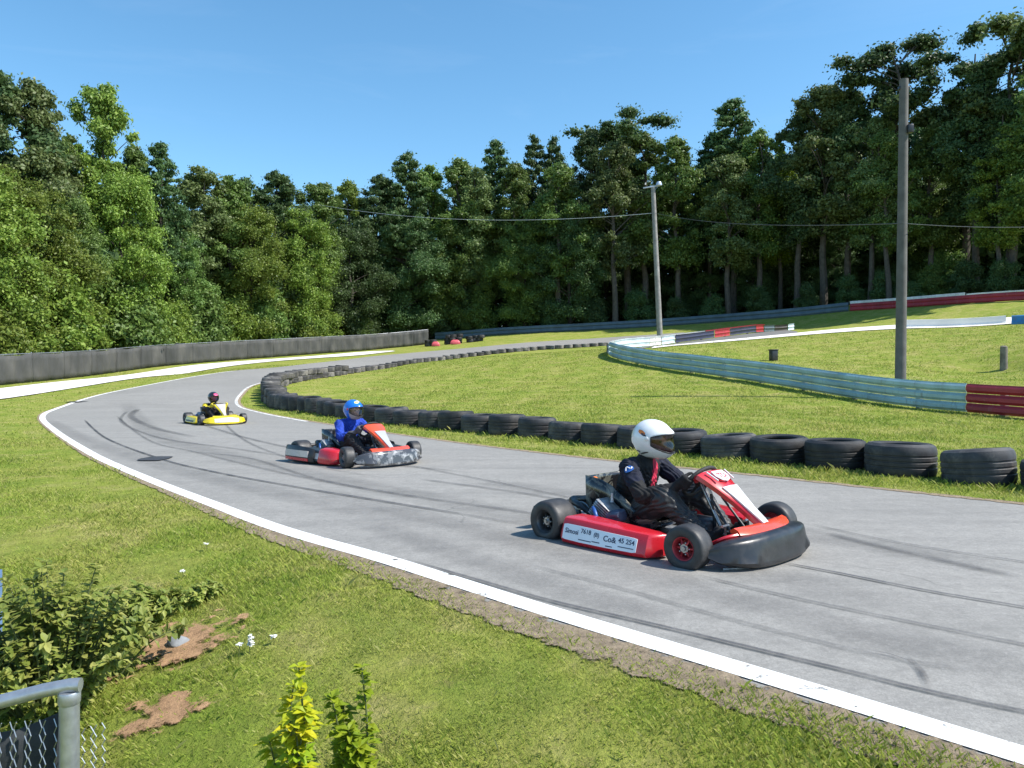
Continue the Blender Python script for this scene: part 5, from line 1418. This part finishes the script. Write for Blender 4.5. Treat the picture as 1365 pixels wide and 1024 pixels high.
B, M_, D_, O_, LM = L_BRIGHT, L_MID, L_DARK, L_OLIVE, L_LIME
WORD = {id(B): 'bright green', id(M_): 'mid green', id(D_): 'dark green', id(O_): 'olive', id(LM): 'lime green'}
# (kind, column, top row, distance, leaves, width)
LEFT = [('broadA', -50, 190, 36, B, 1.0), ('broadB', 18, 222, 40, B, .95), ('tallB', -22, 72, 50, D_, 1.0), ('tallA', 44, 102, 52, O_, .85), ('tallC', 88, 168, 56, M_, .8), ('broadC', 160, 232, 48, B, .85), ('broadC', 100, 262, 50, M_, .75), ('tallC', 146, 104, 58, B, .72), ('tallA', 186, 186, 62, M_, .7), ('pineA', 212, 188, 60, D_, .7), ('broadA', 250, 305, 56, M_, .8),
        ('broadB', 335, 268, 58, B, .88), ('tallC', 268, 214, 66, O_, 1.0), ('tallB', 305, 226, 68, M_, .95), ('broadA', 402, 275, 65, B, .85), ('tallA', 335, 232, 72, D_, .9), ('tallB', 372, 222, 74, D_, 1.0), ('tallC', 420, 236, 76, M_, 1.0)]
MIDL = [('broadC', 470, 300, 79, D_, 1.0), ('tallA', 462, 236, 84, B, .9), ('tallB', 500, 226, 84, D_, 1.0), ('pineB', 540, 203, 84, D_, .9), ('broadB', 545, 280, 82, D_, .95), ('tallC', 575, 214, 86, M_, 1.0), ('tallA', 612, 208, 86, M_, 1.0), ('broadA', 620, 285, 84, M_, .9), ('pineA', 660, 186, 88, D_, .8), ('tallB', 640, 218, 84, O_, .9), ('tallA', 688, 212, 84, M_, .85),
        ('pineB', 716, 184, 88, D_, .6), ('pineB', 738, 186, 88, D_, .6), ('tallC', 745, 212, 80, M_, 1.05), ('broadB', 700, 290, 82, M_, .9), ('broadA', 760, 270, 80, D_, .95), ('tallB', 782, 166, 82, D_, .75), ('spreadA', 838, 134, 82, D_, 1.0), ('tallA', 860, 168, 80, M_, 1.0), ('tallC', 820, 180, 78, O_, .9)]
RIGHT = [('tallB', 905, 176, 78, M_, .9), ('pineB', 945, 182, 80, D_, .8), ('pineA', 978, 132, 78, D_, .95), ('tallC', 970, 200, 74, O_, 1.0), ('tallA', 1012, 165, 74, M_, .9), ('tallB', 1040, 195, 76, LM, .8), ('tallA', 1062, 140, 72, D_, .9), ('tallC', 1098, 104, 70, O_, .95), ('tallB', 1130, 110, 70, D_, .9), ('tallA', 1160, 150, 66, O_, .85),
         ('spreadB', 1205, 46, 66, D_, 1.1), ('tallC', 1185, 165, 64, M_, .9), ('tallB', 1240, 160, 64, M_, .95), ('spreadA', 1285, 52, 64, D_, .95), ('tallA', 1300, 80, 62, D_, .9), ('spreadB', 1345, 30, 60, O_, 1.15), ('tallC', 1350, 120, 58, D_, 1.0), ('tallB', 1330, 180, 58, B, .9), ('spreadA', 1420, 30, 58, D_, 1.1), ('tallA', 1400, 80, 54, M_, 1.0), ('broadB', 1255, 230, 68, M_, .8), ('tallB', 1460, 60, 56, M_, 1.0)]
KN = dict(broad='rounded leafy tree', tall='slender tree', pine='pointed pine', spread='open-crowned pine')
def group_row(rows, where, grp):
    order = sorted(range(len(rows)), key=lambda i: rows[i][1])
    cnt = {}
    for i in order:
        k, px, y, d, m, w = rows[i]
        kk = KN[k[:-1]]; key = (kk, id(m)); cnt[key] = cnt.get(key, 0) + 1
    seen = {}
    for i in order:
        k, px, y, d, m, w = rows[i]
        kk = KN[k[:-1]]; key = (kk, id(m)); seen[key] = seen.get(key, 0) + 1
        tot = cnt[key]
        lb = '%s %s %s' % (WORD[id(m)], kk, where) + ('' if tot == 1 else ', %s of %d from left' % (ORD[seen[key] - 1], tot))
        plant(k, px, y, d, m, lb, 'tree', grp, w)
group_row(LEFT, 'behind the grey screen fence', 'trees behind the screen fence')
group_row(MIDL, 'left of the short pole', 'trees of the middle wood')
group_row(RIGHT, 'right of the short pole', 'trees of the right wood')
# back rows, seen only as dark fill between the front trees
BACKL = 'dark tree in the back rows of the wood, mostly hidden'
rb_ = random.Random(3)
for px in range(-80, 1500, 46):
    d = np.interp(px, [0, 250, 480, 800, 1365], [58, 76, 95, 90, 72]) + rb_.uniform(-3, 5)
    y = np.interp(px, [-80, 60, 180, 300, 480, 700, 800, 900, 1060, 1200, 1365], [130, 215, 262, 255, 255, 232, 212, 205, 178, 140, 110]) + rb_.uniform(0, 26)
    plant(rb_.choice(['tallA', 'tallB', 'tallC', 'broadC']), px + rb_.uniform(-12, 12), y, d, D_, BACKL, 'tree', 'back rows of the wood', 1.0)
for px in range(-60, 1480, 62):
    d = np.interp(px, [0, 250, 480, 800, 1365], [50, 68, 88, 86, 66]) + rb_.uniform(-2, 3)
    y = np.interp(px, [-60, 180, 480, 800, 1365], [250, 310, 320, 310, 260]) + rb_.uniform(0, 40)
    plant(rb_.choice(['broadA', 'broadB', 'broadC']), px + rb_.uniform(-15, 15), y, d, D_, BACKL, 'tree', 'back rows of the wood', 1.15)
# shrubs at the wood's edge
SH = [(20, 385, 40, B), (62, 352, 41, B), (110, 398, 43, B), (175, 402, 47, M_), (225, 400, 51, B), (262, 380, 53, M_), (150, 345, 44, M_), (310, 392, 58, B), (352, 380, 60, M_), (395, 400, 63, B), (437, 412, 67, B), (-30, 375, 38, B), (488, 424, 72.5, M_), (380, 360, 64, D_), (525, 420, 82, D_), (590, 405, 84, D_), (640, 388, 83, M_), (690, 412, 83, D_), (740, 405, 80, D_), (620, 430, 82, M_), (790, 395, 79, D_), (850, 385, 78, D_), (900, 395, 76, D_),
      (950, 392, 74, D_), (1010, 380, 72, D_), (1075, 376, 69, D_), (1130, 365, 67, D_), (1180, 360, 65, D_), (1240, 352, 62, M_), (1215, 375, 60, D_), (1290, 345, 60, D_), (1340, 345, 57, D_), (1390, 330, 55, D_), (1262, 330, 64, M_)]
SH.sort()
zone = {}
for (px, y, d, m) in SH:
    zn = 'behind the grey fence' if px < 480 else ('left of the short pole' if px < 880 else 'right of the short pole')
    zone[(zn, id(m))] = zone.get((zn, id(m)), 0) + 1
sn = {}
for (px, y, d, m) in SH:
    zn = 'behind the grey fence' if px < 480 else ('left of the short pole' if px < 880 else 'right of the short pole')
    sn[(zn, id(m))] = sn.get((zn, id(m)), 0) + 1
    x = (px - HX) * d / F; hh_ = EYE - (y - HY) * d / F - tz(x, d)
    w = 1.0 if hh_ > 2.5 else min(2.2, 2.6 / max(hh_, .8))
    plant(rb_.choice(['bushA', 'bushB']), px, y, d, m, '%s leafy shrub %s, %s of %d from left' % (WORD[id(m)], zn, ORD[sn[(zn, id(m))] - 1], zone[(zn, id(m))]), 'shrub', 'shrubs at the edge of the wood', w)

# deep shade under the wood: one unbroken mass of undergrowth
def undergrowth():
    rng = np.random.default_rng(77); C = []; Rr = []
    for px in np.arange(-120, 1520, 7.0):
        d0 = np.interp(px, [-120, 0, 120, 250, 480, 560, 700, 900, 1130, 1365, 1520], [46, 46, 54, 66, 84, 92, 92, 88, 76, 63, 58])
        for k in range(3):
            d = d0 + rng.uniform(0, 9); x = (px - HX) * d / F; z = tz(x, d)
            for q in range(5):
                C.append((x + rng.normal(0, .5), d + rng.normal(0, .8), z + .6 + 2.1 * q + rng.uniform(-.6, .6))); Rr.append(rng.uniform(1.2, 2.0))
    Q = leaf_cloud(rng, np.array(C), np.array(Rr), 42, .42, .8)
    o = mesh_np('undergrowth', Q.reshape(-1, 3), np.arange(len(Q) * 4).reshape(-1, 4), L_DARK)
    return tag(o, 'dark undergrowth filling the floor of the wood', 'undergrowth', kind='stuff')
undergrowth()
# ------------------------------------------------------------------ near plants
def leaf_set(rng, base, axis, n, L, w, spread, curl=.25):
    """n pointed leaves with a fold along the middle, around a stem point; (n*2 quads)"""
    V = []; Fq = []
    for k in range(n):
        a = rng.random() * 2 * PI
        o1 = axis.orthogonal().normalized(); o2 = axis.cross(o1)
        dirv = (axis * (1 - spread) + (o1 * math.cos(a) + o2 * math.sin(a)) * spread + Vector((rng.normal(0, .15), rng.normal(0, .15), rng.normal(0, .15)))).normalized()
        sd = dirv.cross(Vector((0, 0, 1)));
        if sd.length < .05: sd = Vector((1, 0, 0))
        sd.normalize(); up = sd.cross(dirv)
        l = L * rng.uniform(.6, 1.2); ww = w * rng.uniform(.7, 1.2); o = len(V)
        droop = -up * l * curl * rng.uniform(.2, 1.2)
        V += [base, base + dirv * l * .45 + sd * ww - up * ww * -.25, base + dirv * l * .5 + droop * .3, base + dirv * l * .45 - sd * ww + up * ww * .25, base + dirv * l + droop, base + dirv * l * .8 + sd * ww * .62 + droop * .6, base + dirv * l * .8 - sd * ww * .62 + droop * .6]
        Fq += [(o, o + 1, o + 2), (o, o + 2, o + 3), (o + 1, o + 5, o + 4, o + 2), (o + 2, o + 4, o + 6, o + 3)]
    return V, Fq
L_NEAR = make_leaf_mat('near_bush_leaves', [(.19, .28, .055), (.31, .40, .075), (.44, .50, .11), (.54, .56, .16)], .4)
L_YEL = make_leaf_mat('yellow_shoot_leaves', [(.36, .46, .02), (.58, .60, .02), (.78, .66, .02)], .4)
L_SHOOT = make_leaf_mat('shoot_leaves', [(.22, .36, .02), (.34, .46, .025), (.48, .56, .03)], .4)
M_STEM = mat_basic('green_stem', (.09, .11, .035), .7, 0, .3, 20)
def near_bush(name, loc, rx, ry, h, nst, label, seed, leaf=.05, mat=None, cat='bush'):
    rng = np.random.default_rng(seed); root = empty(name, loc, 0, label, cat); st = MB(); lv = MB()
    for k in range(nst):
        a = rng.random() * 2 * PI; q = rng.random() ** .55
        tip = Vector((rx * q * math.cos(a), ry * q * math.sin(a), h * (1 - .55 * q * q) * rng.uniform(.55, 1.08)))
        b = Vector((tip.x * .35, tip.y * .35, -.03)); m = b.lerp(tip, .55) + Vector((0, 0, h * .12))
        P = [Vector(p) for p in catmull([b, m, tip], 7)]
        st.tube(P, list(np.linspace(.006, .0018, len(P))), 5)
        for i in range(3, len(P)):
            ax_ = (P[i] - P[i - 1]).normalized()
            V, Fq = leaf_set(rng, P[i], ax_, 4 if i < len(P) - 1 else 6, leaf, leaf * .30, .8); lv.add(V, Fq)
    st.build('stems', M_STEM, root, fix=False); lv.build('foliage', mat or L_NEAR, root, fix=False, smooth=False)
    return root
def ground_pt(px, py, z0=-.1):
    z = z0
    for _ in range(12):
        d = (EYE - z) * F / (py - HY); x = (px - HX) * d / F; z = .5 * z + .5 * tz(x, d)
    return x, d, z
x, y, z = ground_pt(70, 935)
near_bush('leafy_bush', (x, y, z), .60, .40, .58, 110, 'leafy green bush behind the chain link fence in the lower left corner', 1, .046)
x, y, z = ground_pt(175, 830)
near_bush('leafy_bush', (x, y, z), .28, .2, .20, 34, 'lower leafy bush spreading beside the bare soil patch, right of the big bush', 2, .045)
x, y, z = ground_pt(262, 800)
near_bush('weed_clump', (x, y, z), .16, .12, .11, 16, 'low weed clump on the grass right of the leafy bushes', 5, .04, cat='weeds')
def shoot(loc, h, nst, label, seed, top=L_YEL):
    rng = np.random.default_rng(seed); root = empty('young_shrub', loc, 0, label, 'plant', 'young shrubs by the bottom edge'); st = MB(); up_ = MB(); lo = MB()
    for k in range(nst):
        a = rng.random() * 6.28; hh_ = h * (1 if k == 0 else rng.uniform(.45, .88))
        P = [Vector(p) for p in catmull([(0.01 * math.cos(a), .01 * math.sin(a), -.03), (.045 * math.cos(a) + rng.normal(0, .012), .045 * math.sin(a), hh_ * .5), (  .075 * math.cos(a) * (0.3 if k == 0 else 1) + rng.normal(0, .012), .07 * math.sin(a), hh_)], 12)]
        st.tube(P, list(np.linspace(.005, .0022, len(P))), 6)
        for i in range(2, len(P)):
            f = i / (len(P) - 1) * hh_ / h
            V, Fq = leaf_set(rng, P[i], (P[i] - P[i - 1]).normalized(), 4 if i < len(P) - 1 else 6, .050 * (1.15 - .45 * f), .0125, .74, .35)
            (up_ if f + rng.normal(0, .12) > (.42 if top is L_YEL else 9) else lo).add(V, Fq)
    st.build('stems', M_STEM, root, fix=False)
    lo.build('lower_foliage', L_SHOOT, root, fix=False, smooth=False)
    if up_.v: up_.build('shoot_tips', top, root, fix=False, smooth=False)
x = (392 - HX) * 2.25 / F; z = tz(x, 2.25); shoot((x, 2.25, z), EYE - (882 - HY) * 2.25 / F - z, 8, 'young shrub with bright yellow shoot tips at the bottom edge', 31)
x = (472 - HX) * 2.35 / F; z = tz(x, 2.35); shoot((x, 2.35, z), EYE - (900 - HY) * 2.35 / F - z, 6, 'young shrub with green shoots, right of the yellow-tipped one', 32, L_SHOOT)
# white flowers in the verge
M_PETAL = mat_basic('white_petal', (.80, .80, .76), .6, 0, .1)
for i, (px, py, hh_, lb) in enumerate(((332, 872, .085, 'tall white flower spike in the verge above the yellow shoots'), (318, 876, .055, 'short white flower beside the taller white spike'), (244, 772, .05, 'white flower at the right end of the weed clump'), (276, 735, .05, 'lone white flower in the verge nearer the track'), (366, 858, .035, 'small white flower right of the white spike'))):
    x, y, z = ground_pt(px, py); r_ = empty('wild_flower', (x, y, z), i, lb, 'flower', 'white flowers in the verge'); mb = MB(); mb.tube([(0, 0, -.01), (.004, 0, hh_ * .6), (.006, .002, hh_)], .0018, 5); mb.build('stem', M_STEM, r_, fix=False)
    mb = MB(); rg = np.random.default_rng(i)
    for k in range(5 if i else 11):
        c = Vector((.006, .002, hh_ * (1 - .055 * k if i == 0 else 1))); V, Fq = leaf_set(rg, c, Vector((0, 0, 1)), 5, .018, .006, .75); mb.add(V, Fq)
    mb.build('petals', M_PETAL, r_, fix=False, smooth=False)
# ------------------------------------------------------------------ light, sky, camera
SUN_EL, SUN_AZ = R(50), (.96, -.24)
w = bpy.data.worlds.new('World'); scene.world = w; w.use_nodes = True
nt = w.node_tree; nt.nodes.clear()
sky = nt.nodes.new('ShaderNodeTexSky'); sky.sky_type = 'NISHITA'; sky.sun_disc = False
sky.sun_elevation = SUN_EL; sky.sun_rotation = math.atan2(SUN_AZ[0], SUN_AZ[1])
sky.altitude = 300; sky.air_density = 1.0; sky.dust_density = .5; sky.ozone_density = 3.0
bg = nt.nodes.new('ShaderNodeBackground'); bg.inputs['Strength'].default_value = .130
wo = nt.nodes.new('ShaderNodeOutputWorld'); hs = nt.nodes.new('ShaderNodeHueSaturation'); hs.inputs['Saturation'].default_value = 1.16; hs.inputs['Hue'].default_value = .488; nt.links.new(sky.outputs[0], hs.inputs['Color']); tc = nt.nodes.new('ShaderNodeTexCoord'); mp = nt.nodes.new('ShaderNodeMapping'); mp.inputs['Scale'].default_value = (1.2, 1.2, 7); nt.links.new(tc.outputs['Generated'], mp.inputs['Vector'])
wisp = ramp(nt, noise(nt, mp.outputs[0], 2.2, 7, .62, .6), [(.52, g(0)), (.78, g(.05))])
skc = mix(nt, wisp, hs.outputs[0], (5.5, 6.0, 6.8)); nt.links.new(skc, bg.inputs[0]); nt.links.new(bg.outputs[0], wo.inputs[0])
sl = bpy.data.lights.new('sun', 'SUN'); sl.energy = 4.2; sl.angle = R(.53); sl.color = (1.0, .955, .88)
so = bpy.data.objects.new('sun', sl); COL.objects.link(so)
hz_ = Vector((SUN_AZ[0], SUN_AZ[1], 0)).normalized(); sdir = hz_ * math.cos(SUN_EL) + Vector((0, 0, math.sin(SUN_EL)))
so.rotation_euler = sdir.to_track_quat('Z', 'Y').to_euler(); so.location = (20, 10, 40)
cam = bpy.data.cameras.new('camera'); co_ = bpy.data.objects.new('camera', cam); COL.objects.link(co_)
cam.sensor_width = 36; cam.lens = F * 36 / 1365; cam.shift_y = (HY - 512) / 1365.0; cam.clip_start = .05; cam.clip_end = 2000
co_.location = (0, 0, EYE); co_.rotation_euler = (PI / 2, 0, 0); scene.camera = co_
vs = scene.view_settings; vs.view_transform = 'Standard'; vs.look = 'None'; vs.exposure = .8; vs.gamma = 1.0; vs.use_curve_mapping = False
scene.cycles.max_bounces = 8; scene.cycles.transparent_max_bounces = 24; scene.cycles.diffuse_bounces = 3
for o in list(scene.objects):
    if o.type == 'EMPTY' and o.parent is None and not o.children: bpy.data.objects.remove(o)
